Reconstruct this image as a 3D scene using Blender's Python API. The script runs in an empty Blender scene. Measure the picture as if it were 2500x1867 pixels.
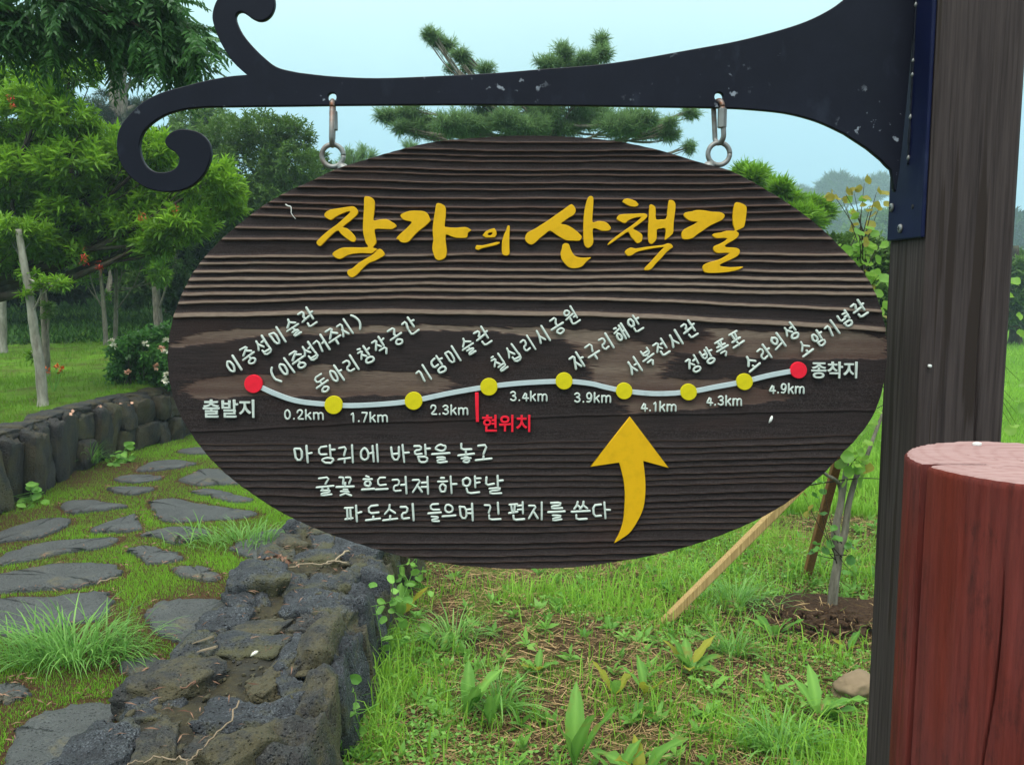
import bpy, math, random
import numpy as np
from mathutils import Vector
random.seed(7)
RNG = np.random.default_rng(7)
scene = bpy.context.scene
COL = scene.collection
R = math.radians

# ------------------------------------------------------------------ camera, world, sun, exposure
PITCH = R(6.3)
EYE = np.array([0.0, 0.0, 1.5])
FPX = 2122.0
cam_d = bpy.data.cameras.new('camera'); cam = bpy.data.objects.new('camera', cam_d); COL.objects.link(cam)
cam.location = EYE; cam.rotation_euler = (math.pi / 2 - PITCH, 0, 0)
cam_d.sensor_width = 36.0; cam_d.lens = 36.0 * FPX / 2500.0
cam_d.clip_start = 0.02; cam_d.clip_end = 1500
scene.camera = cam

world = bpy.data.worlds.new('World'); scene.world = world; world.use_nodes = True
SUN_EL, SUN_AZ = R(62), R(200)
def build_world():
    nt = world.node_tree; nt.nodes.clear(); N = nt.nodes.new; L = nt.links.new
    out = N('ShaderNodeOutputWorld')
    sky = N('ShaderNodeTexSky'); sky.sky_type = 'NISHITA'; sky.sun_disc = False
    sky.sun_elevation = SUN_EL; sky.sun_rotation = SUN_AZ; sky.dust_density = 4.0; sky.air_density = 1.2
    b1 = N('ShaderNodeBackground'); b1.inputs[1].default_value = 0.1; L(sky.outputs[0], b1.inputs[0])
    tc = N('ShaderNodeTexCoord'); sep = N('ShaderNodeSeparateXYZ'); L(tc.outputs['Generated'], sep.inputs[0])
    mr = N('ShaderNodeMapRange'); mr.inputs[1].default_value = 0.0; mr.inputs[2].default_value = 1.0
    L(sep.outputs[2], mr.inputs[0])
    cr = N('ShaderNodeValToRGB'); e = cr.color_ramp.elements
    e[0].position = 0.0; e[0].color = (0.26, 0.50, 0.72, 1)
    e[1].position = 1.0; e[1].color = (2.35, 2.40, 2.25, 1)
    for p, c in ((0.07, (0.30, 0.57, 0.79)), (0.16, (0.41, 0.71, 0.86)), (0.26, (0.59, 0.89, 0.92)), (0.40, (0.90, 1.14, 1.12)), (0.7, (1.75, 1.88, 1.78))):
        x = e.new(p); x.color = c + (1,)
    L(mr.outputs[0], cr.inputs[0])
    b2 = N('ShaderNodeBackground'); b2.inputs[1].default_value = 1.0; nz = N('ShaderNodeTexNoise'); nz.inputs['Scale'].default_value = 2.2; nz.inputs['Detail'].default_value = 5; L(tc.outputs['Generated'], nz.inputs['Vector'])
    nr = N('ShaderNodeMapRange'); nr.inputs[1].default_value = .3; nr.inputs[2].default_value = .7; nr.inputs[3].default_value = .90; nr.inputs[4].default_value = 1.03; L(nz.outputs[0], nr.inputs[0])
    mm = N('ShaderNodeVectorMath'); mm.operation = 'SCALE'; L(cr.outputs[0], mm.inputs[0]); L(nr.outputs[0], mm.inputs['Scale']); L(mm.outputs[0], b2.inputs[0])
    mx = N('ShaderNodeMixShader'); mx.inputs[0].default_value = 0.88
    L(b1.outputs[0], mx.inputs[1]); L(b2.outputs[0], mx.inputs[2]); L(mx.outputs[0], out.inputs[0])
build_world()
sun_d = bpy.data.lights.new('sun', 'SUN'); sun = bpy.data.objects.new('sun', sun_d); COL.objects.link(sun)
sun_d.energy = 1.5; sun_d.angle = R(35); sun_d.color = (1.0, 0.97, 0.90)
sd = Vector((math.sin(SUN_AZ) * math.cos(SUN_EL), math.cos(SUN_AZ) * math.cos(SUN_EL), math.sin(SUN_EL)))
sun.rotation_euler = sd.to_track_quat('Z', 'Y').to_euler(); sun.location = (0, -5, 20)
vs = scene.view_settings
vs.view_transform = 'Standard'; vs.look = 'None'; vs.gamma = 1.0; vs.use_curve_mapping = False; vs.exposure = 0.33
scene.render.engine = 'CYCLES'
scene.cycles.max_bounces = 8; scene.cycles.volume_bounces = 1
scene.cycles.use_denoising = True

# ------------------------------------------------------------------ helpers
def ray(px, py):
    x = (px - 1250) / FPX; y = -(py - 933.5) / FPX
    c, s = math.cos(PITCH), math.sin(PITCH)
    return np.array([x, c + y * s, -s + y * c])
def at(px, py, Y):
    d = ray(px, py); return EYE + d * (Y / d[1])
def onz(px, py, z):
    d = ray(px, py); return EYE + d * ((z - EYE[2]) / d[2])

def tag(o, label=None, cat=None, group=None, kind=None):
    if label: o['label'] = label
    if cat: o['category'] = cat
    if group: o['group'] = group
    if kind: o['kind'] = kind
    return o
ORG = {}
def empty(name, loc, label=None, cat=None, group=None):
    o = bpy.data.objects.new(name, None); COL.objects.link(o); o.location = loc; o.empty_display_size = 0.05
    ORG[o.name] = np.array(loc, float)
    return tag(o, label, cat, group)
def org(o):
    return ORG.get(o.name, np.zeros(3)) if o else np.zeros(3)
def link(name, me, mat, parent=None, loc=None):
    """loc = world position of the object's origin; mesh data is relative to it"""
    o = bpy.data.objects.new(name, me); COL.objects.link(o)
    if mat and not me.materials: me.materials.append(mat)
    w = np.array(loc, float) if loc is not None else (org(parent) if parent else np.zeros(3))
    ORG[o.name] = w
    if parent: o.parent = parent; o.location = w - org(parent)
    else: o.location = w
    return o
def raw_mesh(name, V, F, tint=None, smooth=True, extra=None):
    """V (n,3); F = array (m,k) or list of such arrays"""
    V = np.asarray(V, np.float32)
    if isinstance(F, np.ndarray): F = [F]
    F = [np.asarray(f, np.int32) for f in F if len(f)]
    me = bpy.data.meshes.new(name)
    me.vertices.add(len(V)); me.vertices.foreach_set('co', V.ravel())
    loops = np.concatenate([f.ravel() for f in F]); cnt = np.concatenate([np.full(len(f), f.shape[1], np.int32) for f in F])
    me.loops.add(len(loops)); me.loops.foreach_set('vertex_index', loops)
    me.polygons.add(len(cnt))
    st = np.concatenate([[0], np.cumsum(cnt)[:-1]]).astype(np.int32)
    me.polygons.foreach_set('loop_start', st); me.polygons.foreach_set('loop_total', cnt)
    me.polygons.foreach_set('use_smooth', np.full(len(cnt), smooth, bool))
    for nm, a in ([('tint', tint)] if tint is not None else []) + list((extra or {}).items()):
        at_ = me.attributes.new(nm, 'FLOAT', 'POINT'); at_.data.foreach_set('value', np.asarray(a, np.float32))
    me.update(calc_edges=True); me.validate()
    return me
def mesh_obj(name, V, F, mat, parent=None, tint=None, smooth=True, loc=None, extra=None):
    w = np.array(loc, float) if loc is not None else (org(parent) if parent else np.asarray(V).mean(0) * [1, 1, 0])
    me = raw_mesh(name, np.asarray(V) - w, F, tint, smooth, extra)
    return link(name, me, mat, parent, w)
class MB:
    def __init__(s): s.V = []; s.F = {}; s.T = []; s.n = 0
    def add(s, V, F, t=0.5):
        V = np.asarray(V, float); F = np.asarray(F, int)
        s.V.append(V); s.F.setdefault(F.shape[1], []).append(F + s.n); s.n += len(V)
        s.T.append(np.full(len(V), t) if np.isscalar(t) else np.asarray(t))
    def build(s, name, mat, parent=None, smooth=True, loc=None):
        return mesh_obj(name, np.concatenate(s.V), [np.concatenate(f) for f in s.F.values()], mat, parent, np.concatenate(s.T), smooth, loc)
def unit(v):
    v = np.asarray(v, float); return v / np.maximum(np.linalg.norm(v, axis=-1, keepdims=True), 1e-9)
def spline(P, k=6, closed=False):
    P = np.asarray(P, float); n = len(P); out = []
    rng = range(n if closed else n - 1)
    for i in rng:
        if closed: a, b, c, d = P[i - 1], P[i], P[(i + 1) % n], P[(i + 2) % n]
        else: a, b, c, d = P[max(i - 1, 0)], P[i], P[i + 1], P[min(i + 2, n - 1)]
        for j in range(k):
            t = j / k
            out.append(0.5 * ((2 * b) + (-a + c) * t + (2 * a - 5 * b + 4 * c - d) * t * t + (-a + 3 * b - 3 * c + d) * t ** 3))
    if not closed: out.append(P[-1])
    return np.array(out)
def tube(P, rad, n=7, cap=True):
    P = np.asarray(P, float); m = len(P); rad = np.broadcast_to(rad, (m,)) if np.isscalar(rad) else np.asarray(rad)
    T = unit(np.gradient(P, axis=0)); ref = np.array([0.31, 0.17, 0.93]) if abs(T[:, 2]).mean() < 0.8 else np.array([1.0, 0.1, 0.05])
    A = unit(np.cross(T, ref)); B = np.cross(T, A)
    a = np.linspace(0, 2 * np.pi, n, endpoint=False)
    V = P[:, None] + (A[:, None] * np.cos(a)[None, :, None] + B[:, None] * np.sin(a)[None, :, None]) * rad[:, None, None]
    V = V.reshape(-1, 3); i = np.arange(m - 1)[:, None] * n; j = np.arange(n)[None]; j2 = (j + 1) % n
    F = np.stack([i + j, i + n + j, i + n + j2, i + j2], -1).reshape(-1, 4)
    if cap:
        V = np.concatenate([V, P[:1], P[-1:]]); k = len(V)
        jj = np.arange(n); c0 = np.stack([np.full(n, k - 2), jj, (jj + 1) % n, (jj + 1) % n], -1)
        b = (m - 1) * n; c1 = np.stack([np.full(n, k - 1), b + (jj + 1) % n, b + jj, b + jj], -1)
        return V, F, np.concatenate([c0[:, :3], c1[:, :3]])
    return V, F, None
def add_tube(mb, P, rad, n=7, t=0.5):
    V, F, C = tube(P, rad, n); k = mb.n; mb.add(V, F, t)
    mb.F.setdefault(3, []).append(C + k)
BOXF = np.array([[0, 1, 3, 2], [4, 6, 7, 5], [0, 4, 5, 1], [2, 3, 7, 6], [0, 2, 6, 4], [1, 5, 7, 3]])
def box(c, s):
    c = np.asarray(c); s = np.asarray(s) / 2
    return np.array([c + s * [i, j, k] for i in (-1, 1) for j in (-1, 1) for k in (-1, 1)])
def bevel(o, w=0.003, seg=2):
    m = o.modifiers.new('bevel', 'BEVEL'); m.width = w; m.segments = seg; m.limit_method = 'ANGLE'; return o
def inside(P, poly):
    x, y = P[:, 0], P[:, 1]; r = np.zeros(len(P), bool); n = len(poly)
    for i in range(n):
        x1, y1 = poly[i][0], poly[i][1]; x2, y2 = poly[i - 1][0], poly[i - 1][1]
        if y1 == y2: continue
        r ^= ((y1 > y) != (y2 > y)) & (x < (x2 - x1) * (y - y1) / (y2 - y1) + x1)
    return r
_sn = {}
def snoise(P, freq, seed, terms=7):
    """cheap smooth 3D noise, about -1..1"""
    key = (seed, terms)
    if key not in _sn:
        g = np.random.default_rng(seed); _sn[key] = (unit(g.normal(size=(terms, 3))) * g.uniform(.6, 1.7, (terms, 1)), g.uniform(0, 6.28, terms))
    K, ph = _sn[key]
    return np.sin(np.asarray(P) @ (K.T * freq) + ph).sum(-1) / terms * 1.7

# ------------------------------------------------------------------ materials
class NB:
    def __init__(s, name):
        s.m = bpy.data.materials.new(name); s.m.use_nodes = True; s.t = s.m.node_tree; s.t.nodes.clear()
        s.out = s.t.nodes.new('ShaderNodeOutputMaterial')
    def n(s, typ, ins=None, **kw):
        x = s.t.nodes.new('ShaderNode' + typ)
        for k, v in kw.items(): setattr(x, k, v)
        for k, v in (ins or {}).items():
            if isinstance(v, bpy.types.NodeSocket): s.t.links.new(v, x.inputs[k])
            elif isinstance(v, tuple) and len(v) == 3 and x.inputs[k].type == 'RGBA': x.inputs[k].default_value = v + (1,)
            else: x.inputs[k].default_value = v
        return x
    def mix(s, fac, a, b, blend='MIX'):
        x = s.n('Mix', data_type='RGBA', blend_type=blend)
        for k, v in ((0, fac), (6, a), (7, b)):
            if isinstance(v, bpy.types.NodeSocket): s.t.links.new(v, x.inputs[k])
            elif isinstance(v, tuple): x.inputs[k].default_value = v + (1,)
            else: x.inputs[k].default_value = v
        return x.outputs[2]
    def coord(s, scale=(1, 1, 1), which='Object'):
        tc = s.n('TexCoord'); return s.n('Mapping', {0: tc.outputs[which], 3: scale}).outputs[0]
    def noise(s, vec, scale, detail=4, rough=0.55):
        return s.n('TexNoise', {'Vector': vec, 'Scale': scale, 'Detail': detail, 'Roughness': rough}).outputs[0]
    def ramp(s, f, *stops):
        x = s.n('ValToRGB', {0: f}); e = x.color_ramp.elements
        while len(e) < len(stops): e.new(0.5)
        for el, (p, c) in zip(e, stops):
            el.position = p; el.color = (c, c, c, 1) if not isinstance(c, tuple) else c + (1,)
        return x.outputs[0]
    def attr(s, name): return s.n('Attribute', attribute_name=name).outputs[2]
    def bump(s, h, strength=0.3, dist=0.01):
        return s.n('Bump', {'Height': h, 'Strength': strength, 'Distance': dist}).outputs[0]
    def pbsdf(s, col, rough=0.6, metal=0.0, spec=0.5, normal=None):
        i = {'Base Color': col, 'Roughness': rough, 'Metallic': metal, 'Specular IOR Level': spec}
        if normal is not None: i['Normal'] = normal
        return s.n('BsdfPrincipled', i).outputs[0]
    def done(s, sh):
        s.t.links.new(sh, s.out.inputs[0]); return s.m

def leaf_mat(name, dark, light, trans=0.35, rough=0.45, alt=None, spec=.3):
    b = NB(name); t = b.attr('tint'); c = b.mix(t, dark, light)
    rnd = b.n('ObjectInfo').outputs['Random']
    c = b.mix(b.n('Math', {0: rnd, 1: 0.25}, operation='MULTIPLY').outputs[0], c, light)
    if alt:
        c = b.mix(b.ramp(b.noise(b.coord(), 14., 4), (0.55, 0.0), (0.70, .9)), c, alt)
    p = b.pbsdf(c, rough, 0, spec)
    tr = b.n('BsdfTranslucent', {0: b.mix(0.5, c, tuple(min(1, x * 1.6) for x in light))}).outputs[0]
    return b.done(b.n('MixShader', {0: trans, 1: p, 2: tr}).outputs[0])
def bark_mat(name, a, bcol, scale=18):
    b = NB(name); v = b.coord((1, 1, .25)); n = b.noise(v, scale, 6, .65)
    c = b.mix(b.ramp(n, (.35, 0.), (.65, 1.)), a, bcol)
    n2 = b.noise(b.coord(), 5, 3); c = b.mix(b.ramp(n2, (.5, 0.), (.7, .6)), c, (.10, .11, .07))
    return b.done(b.pbsdf(c, .85, 0, .2, b.bump(n, .6, .02)))
def simple_mat(name, col, rough=.6, metal=0., spec=.5, var=.15, nscale=20):
    b = NB(name); n = b.noise(b.coord(), nscale, 4)
    c = b.mix(n, tuple(x * (1 - var) for x in col), tuple(min(1, x * (1 + var)) for x in col))
    return b.done(b.pbsdf(c, rough, metal, spec, b.bump(n, .08, .003)))
M = {}
def board_mat():
    b = NB('burnt_cedar_board'); tan = b.attr('tan')
    v = b.coord((3, 3, 70)); g = b.noise(v, 6, 5, .65); v2 = b.coord((14, 14, 300)); g2 = b.noise(v2, 5, 3, .6)
    cl = b.noise(b.coord((2, 2, 6)), 3, 3)
    dark = b.mix(b.ramp(g, (.3, 0.), (.75, 1.)), (.0130, .0090, .0096), (.035, .0245, .0240))
    dark = b.mix(b.ramp(cl, (.52, 0.), (.75, .6)), dark, (.034, .0165, .0135))
    light = b.mix(b.ramp(g2, (.3, 0.), (.7, 1.)), (.12, .085, .066), (.27, .20, .155))
    sp = b.n('TexNoise', {'Vector': b.coord(), 'Scale': 900., 'Detail': 2.}).outputs[0]
    mid = b.mix(g2, (.060, .034, .027), (.115, .068, .054))
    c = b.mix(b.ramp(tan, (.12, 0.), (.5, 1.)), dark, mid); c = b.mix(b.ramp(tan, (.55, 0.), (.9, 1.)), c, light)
    c = b.mix(b.ramp(sp, (.45, 0.), (.8, .30)), c, (.17, .155, .155))
    h = b.n('Math', {0: g, 1: g2}, operation='ADD').outputs[0]
    return b.done(b.pbsdf(c, .75, 0, .12, b.bump(h, .35, .0015)))
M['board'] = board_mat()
def paint_mat(name, col, rough=.5):
    b = NB(name); v = b.coord((20, 20, 260)); n = b.noise(v, 4, 4); n2 = b.noise(b.coord(), 60, 4)
    c = b.mix(b.ramp(n2, (.50, 0.), (.78, .45)), col, tuple(x * .62 for x in col))
    return b.done(b.pbsdf(c, rough, 0, .18, b.bump(n, .25, .0008)))
M['gold'] = paint_mat('ochre_yellow_paint', (.74, .415, .007))
M['white'] = paint_mat('off_white_paint', (.60, .66, .61))
M['line'] = paint_mat('pale_grey_blue_paint', (.50, .58, .60))
M['red'] = paint_mat('red_paint', (.86, .018, .042))
M['yellow'] = paint_mat('lemon_yellow_paint', (.68, .57, .010))
def iron_mat(name, col, spots=True):
    b = NB(name); c = b.coord(); n = b.noise(c, 9, 5, .7)
    cc = b.mix(b.ramp(n, (.35, 0.), (.8, 1.)), col, tuple(x * 1.5 + .001 for x in col))
    s = b.noise(c, 75, 3, .6); m = b.noise(c, 7, 2)
    k = b.n('Math', {0: b.ramp(s, (.635, 0.), (.70, .8)), 1: b.ramp(m, (.50, 0.), (.62, 1.))}, operation='MULTIPLY').outputs[0]
    s2 = b.noise(b.coord((1, 1, .5)), 25, 4, .6)
    cc = b.mix(b.ramp(s2, (.60, 0.), (.85, .22)), cc, (.08, .10, .15))
    if spots: cc = b.mix(k, cc, (.33, .36, .42))
    return b.done(b.pbsdf(cc, .48, .0, .16, b.bump(b.noise(c, 220, 2), .12, .001)))
M['iron'] = iron_mat('navy_black_painted_iron', (.0066, .0074, .0150))
M['flange'] = iron_mat('navy_painted_steel_strip', (.0040, .0065, .034), False)
def galv():
    b = NB('weathered_galvanised_steel'); n = b.noise(b.coord(), 60, 4)
    c = b.mix(n, (.17, .17, .16), (.34, .35, .35)); r = b.attr('tint')
    c = b.mix(b.n('Math', {0: r, 1: b.ramp(b.noise(b.coord(), 160, 4), (.38, .3), (.6, 1.))}, operation='MULTIPLY').outputs[0], c, (.17, .055, .018))
    return b.done(b.pbsdf(c, .48, .55, .5, b.bump(n, .15, .001)))
M['galv'] = galv()
def post_mat():
    b = NB('dark_stained_post_timber'); g = b.noise(b.coord((60, 60, 1.6)), 3, 6, .65); g2 = b.noise(b.coord((260, 260, 6)), 2, 3)
    c = b.mix(b.ramp(g, (.3, 0.), (.7, 1.)), (.024, .0175, .0175), (.072, .055, .053))
    c = b.mix(b.ramp(g2, (.55, 0.), (.8, .5)), c, (.085, .062, .055))
    c = b.mix(b.ramp(b.noise(b.coord((30, 30, .9)), 2, 2), (.60, 0.), (.63, 1.)), c, (.030, .021, .018))
    return b.done(b.pbsdf(c, .68, 0, .15, b.bump(g, .3, .002)))
M['post'] = post_mat()
def log_mat():
    b = NB('red_brown_stained_log'); g = b.noise(b.coord((40, 40, 2.2)), 4, 6, .7); p = b.noise(b.coord((4, 4, 1.5)), 3, 4)
    c = b.mix(b.ramp(g, (.3, 0.), (.7, 1.)), (.080, .011, .008), (.215, .036, .027))
    c = b.mix(b.ramp(p, (.45, 0.), (.75, .7)), c, (.165, .044, .042))
    c = b.mix(b.ramp(b.noise(b.coord((9, 9, 3)), 6, 5, .7), (.56, 0.), (.74, .85)), c, (.030, .009, .008))
    c = b.mix(b.ramp(b.noise(b.coord((3, 3, .4)), 2.3, 3), (.54, 0.), (.66, .8)), c, (.17, .018, .004))
    return b.done(b.pbsdf(c, .66, 0, .25, b.bump(b.noise(b.coord((90, 90, 3)), 4, 6, .75), .7, .004)))
M['log'] = log_mat()
def logtop_mat():
    b = NB('pink_sawn_log_end'); tc = b.coord()
    ln = b.n('VectorMath', {0: tc}, operation='LENGTH').outputs[1]
    w = b.n('TexNoise', {'Vector': tc, 'Scale': 18., 'Detail': 3.}).outputs[0]
    r = b.n('Math', {0: b.n('Math', {0: ln, 1: 420.}, operation='MULTIPLY').outputs[0], 1: b.n('Math', {0: w, 1: 9.}, operation='MULTIPLY').outputs[0]}, operation='ADD').outputs[0]
    s = b.n('Math', {0: r}, operation='SINE').outputs[0]
    saw = b.noise(b.coord((6, 130, 6)), 3, 4, .6)
    c = b.mix(b.ramp(s, (0., 0.), (1., .5)), (.31, .185, .178), (.24, .120, .112))
    c = b.mix(b.ramp(saw, (.4, 0.), (.75, .7)), c, (.42, .285, .27))
    return b.done(b.pbsdf(c, .75, 0, .25, b.bump(saw, .4, .002)))
M['logtop'] = logtop_mat()
def lava(name, base, moss, mossamt, tone, hi=(.20, .22, .24), bs=.9):
    b = NB(name); c = b.coord(); rnd = b.n('ObjectInfo').outputs['Random']
    n = b.noise(c, 9, 6, .65); f = b.noise(c, 70, 5, .7)
    vo = b.n('TexVoronoi', {'Vector': c, 'Scale': 70.}).outputs[0]
    k = b.mix(b.ramp(n, (.35, 0.), (.65, 1.)), base, tone)
    k = b.mix(rnd, k, tuple(x * .72 for x in tone))
    f2 = b.noise(c, 160, 4, .7)
    pk = b.n('Math', {0: b.ramp(f2, (.50, 0.), (.66, .95)), 1: b.ramp(b.noise(c, 7, 4), (.38, .15), (.62, 1.))}, operation='MULTIPLY').outputs[0]
    k = b.mix(pk, k, hi)
    k = b.mix(b.ramp(vo, (.08, .85), (.22, 0.)), k, (.006, .006, .007))
    ms = b.n('Math', {0: b.noise(c, 4.2, 5, .65), 1: b.n('Math', {0: rnd, 1: .16}, operation='MULTIPLY').outputs[0]}, operation='ADD').outputs[0]
    k = b.mix(b.ramp(ms, (mossamt, 0.), (mossamt + .12, 1.)), k, b.mix(f, moss, tuple(x * 2.1 for x in moss)))
    hh = b.n('Math', {0: f, 1: b.ramp(vo, (.0, 0.), (.35, 1.))}, operation='ADD').outputs[0]
    return b.done(b.pbsdf(k, .58, 0, .45, b.bump(hh, bs, .02)))
M['lava'] = lava('vesicular_lava_rock', (.013, .014, .018), (.052, .048, .020), .56, (.040, .044, .055), (.23, .26, .29), 1.)
M['lava_brown'] = lava('brown_mossy_lava_rock', (.018, .016, .015), (.050, .042, .020), .50, (.034, .033, .034), (.16, .16, .15))
M['slab'] = lava('grey_basalt_slab', (.045, .048, .050), (.075, .065, .038), .68, (.085, .090, .090), (.13, .14, .14), .8)
def mortar_mat():
    b = NB('mossy_wall_fill'); c = b.coord(); n = b.noise(c, 16, 6, .7); m = b.noise(c, 5, 4)
    k = b.mix(b.ramp(n, (.3, 0.), (.7, 1.)), (.018, .015, .011), (.070, .060, .032))
    k = b.mix(b.ramp(m, (.5, 0.), (.65, .7)), k, (.030, .031, .030))
    return b.done(b.pbsdf(k, .9, 0, .2, b.bump(n, 1., .02)))
M['mortar'] = mortar_mat()
M['lava_dark'] = lava('dark_wall_rock', (.010, .0095, .010), (.036, .028, .014), .56, (.030, .026, .026), (.11, .10, .10))
def ground_mat():
    b = NB('soil_with_dry_grass'); c = b.coord(); n = b.noise(c, 3.5, 6, .65); f = b.noise(c, 45, 5, .7)
    k = b.mix(b.ramp(f, (.3, 0.), (.7, 1.)), (.026, .016, .008), (.105, .068, .032))
    g = b.attr('tint')
    gn = b.n('Math', {0: g, 1: b.n('Math', {0: n, 1: .5}, operation='SUBTRACT').outputs[0]}, operation='ADD').outputs[0]
    k = b.mix(b.ramp(gn, (.3, 0.), (.65, 1.)), k, b.mix(f, (.06, .15, .010), (.15, .30, .022)))
    return b.done(b.pbsdf(k, .95, 0, .1, b.bump(f, .8, .03)))
M['ground'] = ground_mat()
def straw_like(name, a, c2):
    b = NB(name); t = b.attr('tint'); return b.done(b.pbsdf(b.mix(t, a, c2), .75, 0, .2))
M['straw'] = straw_like('dry_straw', (.10, .055, .02), (.46, .31, .15))
M['twig'] = straw_like('dry_twig_wood', (.15, .10, .065), (.40, .32, .22))
M['stake'] = None
def stake_mat(name, a, c2):
    b = NB(name); tc = b.n('TexCoord'); v = b.n('Mapping', {0: tc.outputs['Object'], 3: (90., 90., 3.)}).outputs[0]
    g = b.noise(v, 2, 4, .6); return b.done(b.pbsdf(b.mix(b.ramp(g, (.35, 0.), (.65, 1.)), a, c2), .65, 0, .3, b.bump(g, .3, .003)))
M['stake'] = stake_mat('yellow_pine_stake', (.28, .17, .06), (.50, .34, .14))
M['stake_old'] = stake_mat('weathered_brown_stake', (.15, .06, .022), (.27, .12, .045))
M['lawn'] = leaf_mat('lawn_grass_blades', (.060, .170, .010), (.25, .50, .036), .35, .55, None, .2)
M['field'] = leaf_mat('field_grass_blades', (.045, .150, .012), (.27, .50, .050), .36, .5, None, .2)
M['tuft'] = leaf_mat('tuft_grass_blades', (.055, .18, .022), (.22, .44, .09), .3, .4)
M['weed'] = leaf_mat('weed_leaves', (.06, .19, .020), (.22, .44, .08), .3, .45)
M['dock'] = leaf_mat('dock_leaves', (.040, .150, .016), (.21, .42, .075), .32, .5, (.20, .17, .03), .2)
M['dock_y'] = leaf_mat('yellowing_dock_leaves', (.20, .24, .02), (.34, .33, .04), .35, .5, (.20, .08, .02), .2)
M['shrub'] = leaf_mat('round_shrub_leaves', (.085, .23, .025), (.28, .47, .08), .4, .42)
M['shrub_y'] = leaf_mat('olive_shrub_leaves', (.20, .16, .025), (.36, .33, .06), .4, .45)
M['bright'] = leaf_mat('bright_whorled_leaves', (.018, .070, .006), (.25, .48, .030), .30, .45)
M['mid'] = leaf_mat('olive_green_leaves', (.018, .060, .010), (.11, .205, .032), .28, .5)
M['dark'] = leaf_mat('dark_green_leaves', (.004, .014, .004), (.020, .060, .010), .12, .6, None, .08)  # near-black green: the wood's deep shade is put into the leaf colour
M['pinnate'] = leaf_mat('dark_feathery_leaves', (.014, .055, .018), (.070, .185, .045), .3, .4)
M['pine'] = leaf_mat('pine_needles', (.034, .085, .030), (.21, .34, .13), .42, .6, None, .15)
M['greypine'] = leaf_mat('greyish_pine_needles', (.022, .045, .022), (.06, .10, .045), .2, .6)
M['shade_leaf'] = leaf_mat('shade_toned_undergrowth_leaves', (.008, .030, .005), (.045, .120, .016), .2, .6, None, .1)  # undergrowth green darkened to paint in the shade under the wood
M['lawn_far'] = leaf_mat('shade_toned_lawn_blades', (.045, .115, .008), (.17, .33, .025), .3, .5, (.15, .15, .03), .15)  # lawn green darkened, tree shade painted in; brown patches are the turf's own
M['pale_bark'] = bark_mat('pale_grey_bark', (.16, .14, .11), (.38, .36, .30))
M['dark_bark'] = bark_mat('dark_brown_bark', (.022, .016, .012), (.060, .045, .032))
M['grey_bark'] = bark_mat('grey_brown_bark', (.10, .085, .065), (.26, .23, .18), 30)
M['petal_white'] = simple_mat('cream_white_petals', (.78, .74, .60), .6)
M['petal_pink'] = simple_mat('faded_pink_petals', (.62, .33, .22), .6)
M['petal_red'] = simple_mat('red_petals', (.62, .03, .02), .6)
M['petal_orange'] = simple_mat('orange_petals', (.75, .14, .01), .6)
M['silk'] = simple_mat('white_silk', (.75, .75, .72), .8)
M['rock'] = simple_mat('tan_field_rock', (.20, .145, .09), .85, 0, .2, .35, 14)
M['brownleaf'] = straw_like('dead_brown_leaves', (.08, .035, .022), (.30, .17, .11))
M['crack'] = simple_mat('dark_hole', (.006, .006, .008), .9)

# ------------------------------------------------------------------ terrain
LW = np.array([(-3.55, -6), (-3.48, 4.0), (-3.50, 5.8), (-3.64, 7.0), (-3.62, 7.8), (-3.36, 8.6), (-3.30, 10), (-3.3, 700)])
def lwx(Y): return np.interp(Y, LW[:, 1], LW[:, 0])
RW0, RW1 = -1.30, -0.72
def gz(X, Y):
    X = np.asarray(X, float); Y = np.asarray(Y, float)
    lw = lwx(Y)
    lawn = .40 + .042 * np.clip(Y - 6, -2, 60) + .03 * np.sin(X * 1.3 + Y * .7)
    path = -.02 + 0 * X
    field = -.26 + .025 * np.sin(X * 2.1 + 1) * np.sin(Y * 1.7) + .018 * np.sin(X * 5.3 + Y * 3.1)
    a = np.clip((lw - .05 - X) / .13, 0, 1); z = path + (lawn - path) * a
    b = np.clip((X - (RW0 + .2)) / .25, 0, 1); z = z + (field - z) * b
    return z
def build_ground():
    xs = np.unique(np.round(np.concatenate([np.linspace(-450, -12, 16), np.arange(-12, -4.2, .5), np.arange(-4.2, -3.0, .06), np.arange(-3, -1.4, .12), np.arange(-1.4, -.6, .04), np.arange(-.6, 4, .12), np.arange(4, 14, .6), np.linspace(14, 450, 16)]), 3))
    ys = np.unique(np.round(np.concatenate([np.linspace(-40, 1, 8), np.arange(1, 9, .12), np.arange(9, 30, .6), np.linspace(30, 640, 20)]), 3))
    X, Y = np.meshgrid(xs, ys); Z = gz(X, Y)
    V = np.stack([X, Y, Z], -1).reshape(-1, 3); n, m = X.shape
    i = np.arange(n - 1)[:, None] * m; j = np.arange(m - 1)[None]
    F = np.stack([i + j, i + j + 1, i + m + j + 1, i + m + j], -1).reshape(-1, 4)
    x, y = V[:, 0], V[:, 1]
    g = np.where(x < lwx(y) - .1, .55, np.where(x < RW0 + .2, np.where(y > 8.5, .62, .14), .30))
    g = np.where((x > -.9) & (y > 6.2), np.clip(.3 + (y - 6.2) * .12, 0, .85), g)
    g = np.where((x < -3.6) & (y > 16), .62, g)
    return tag(mesh_obj('ground', V, F, M['ground'], None, g, True, (0, 0, 0)), 'sloping ground of soil, dry grass and turf', 'ground', kind='structure')
build_ground()

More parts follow.
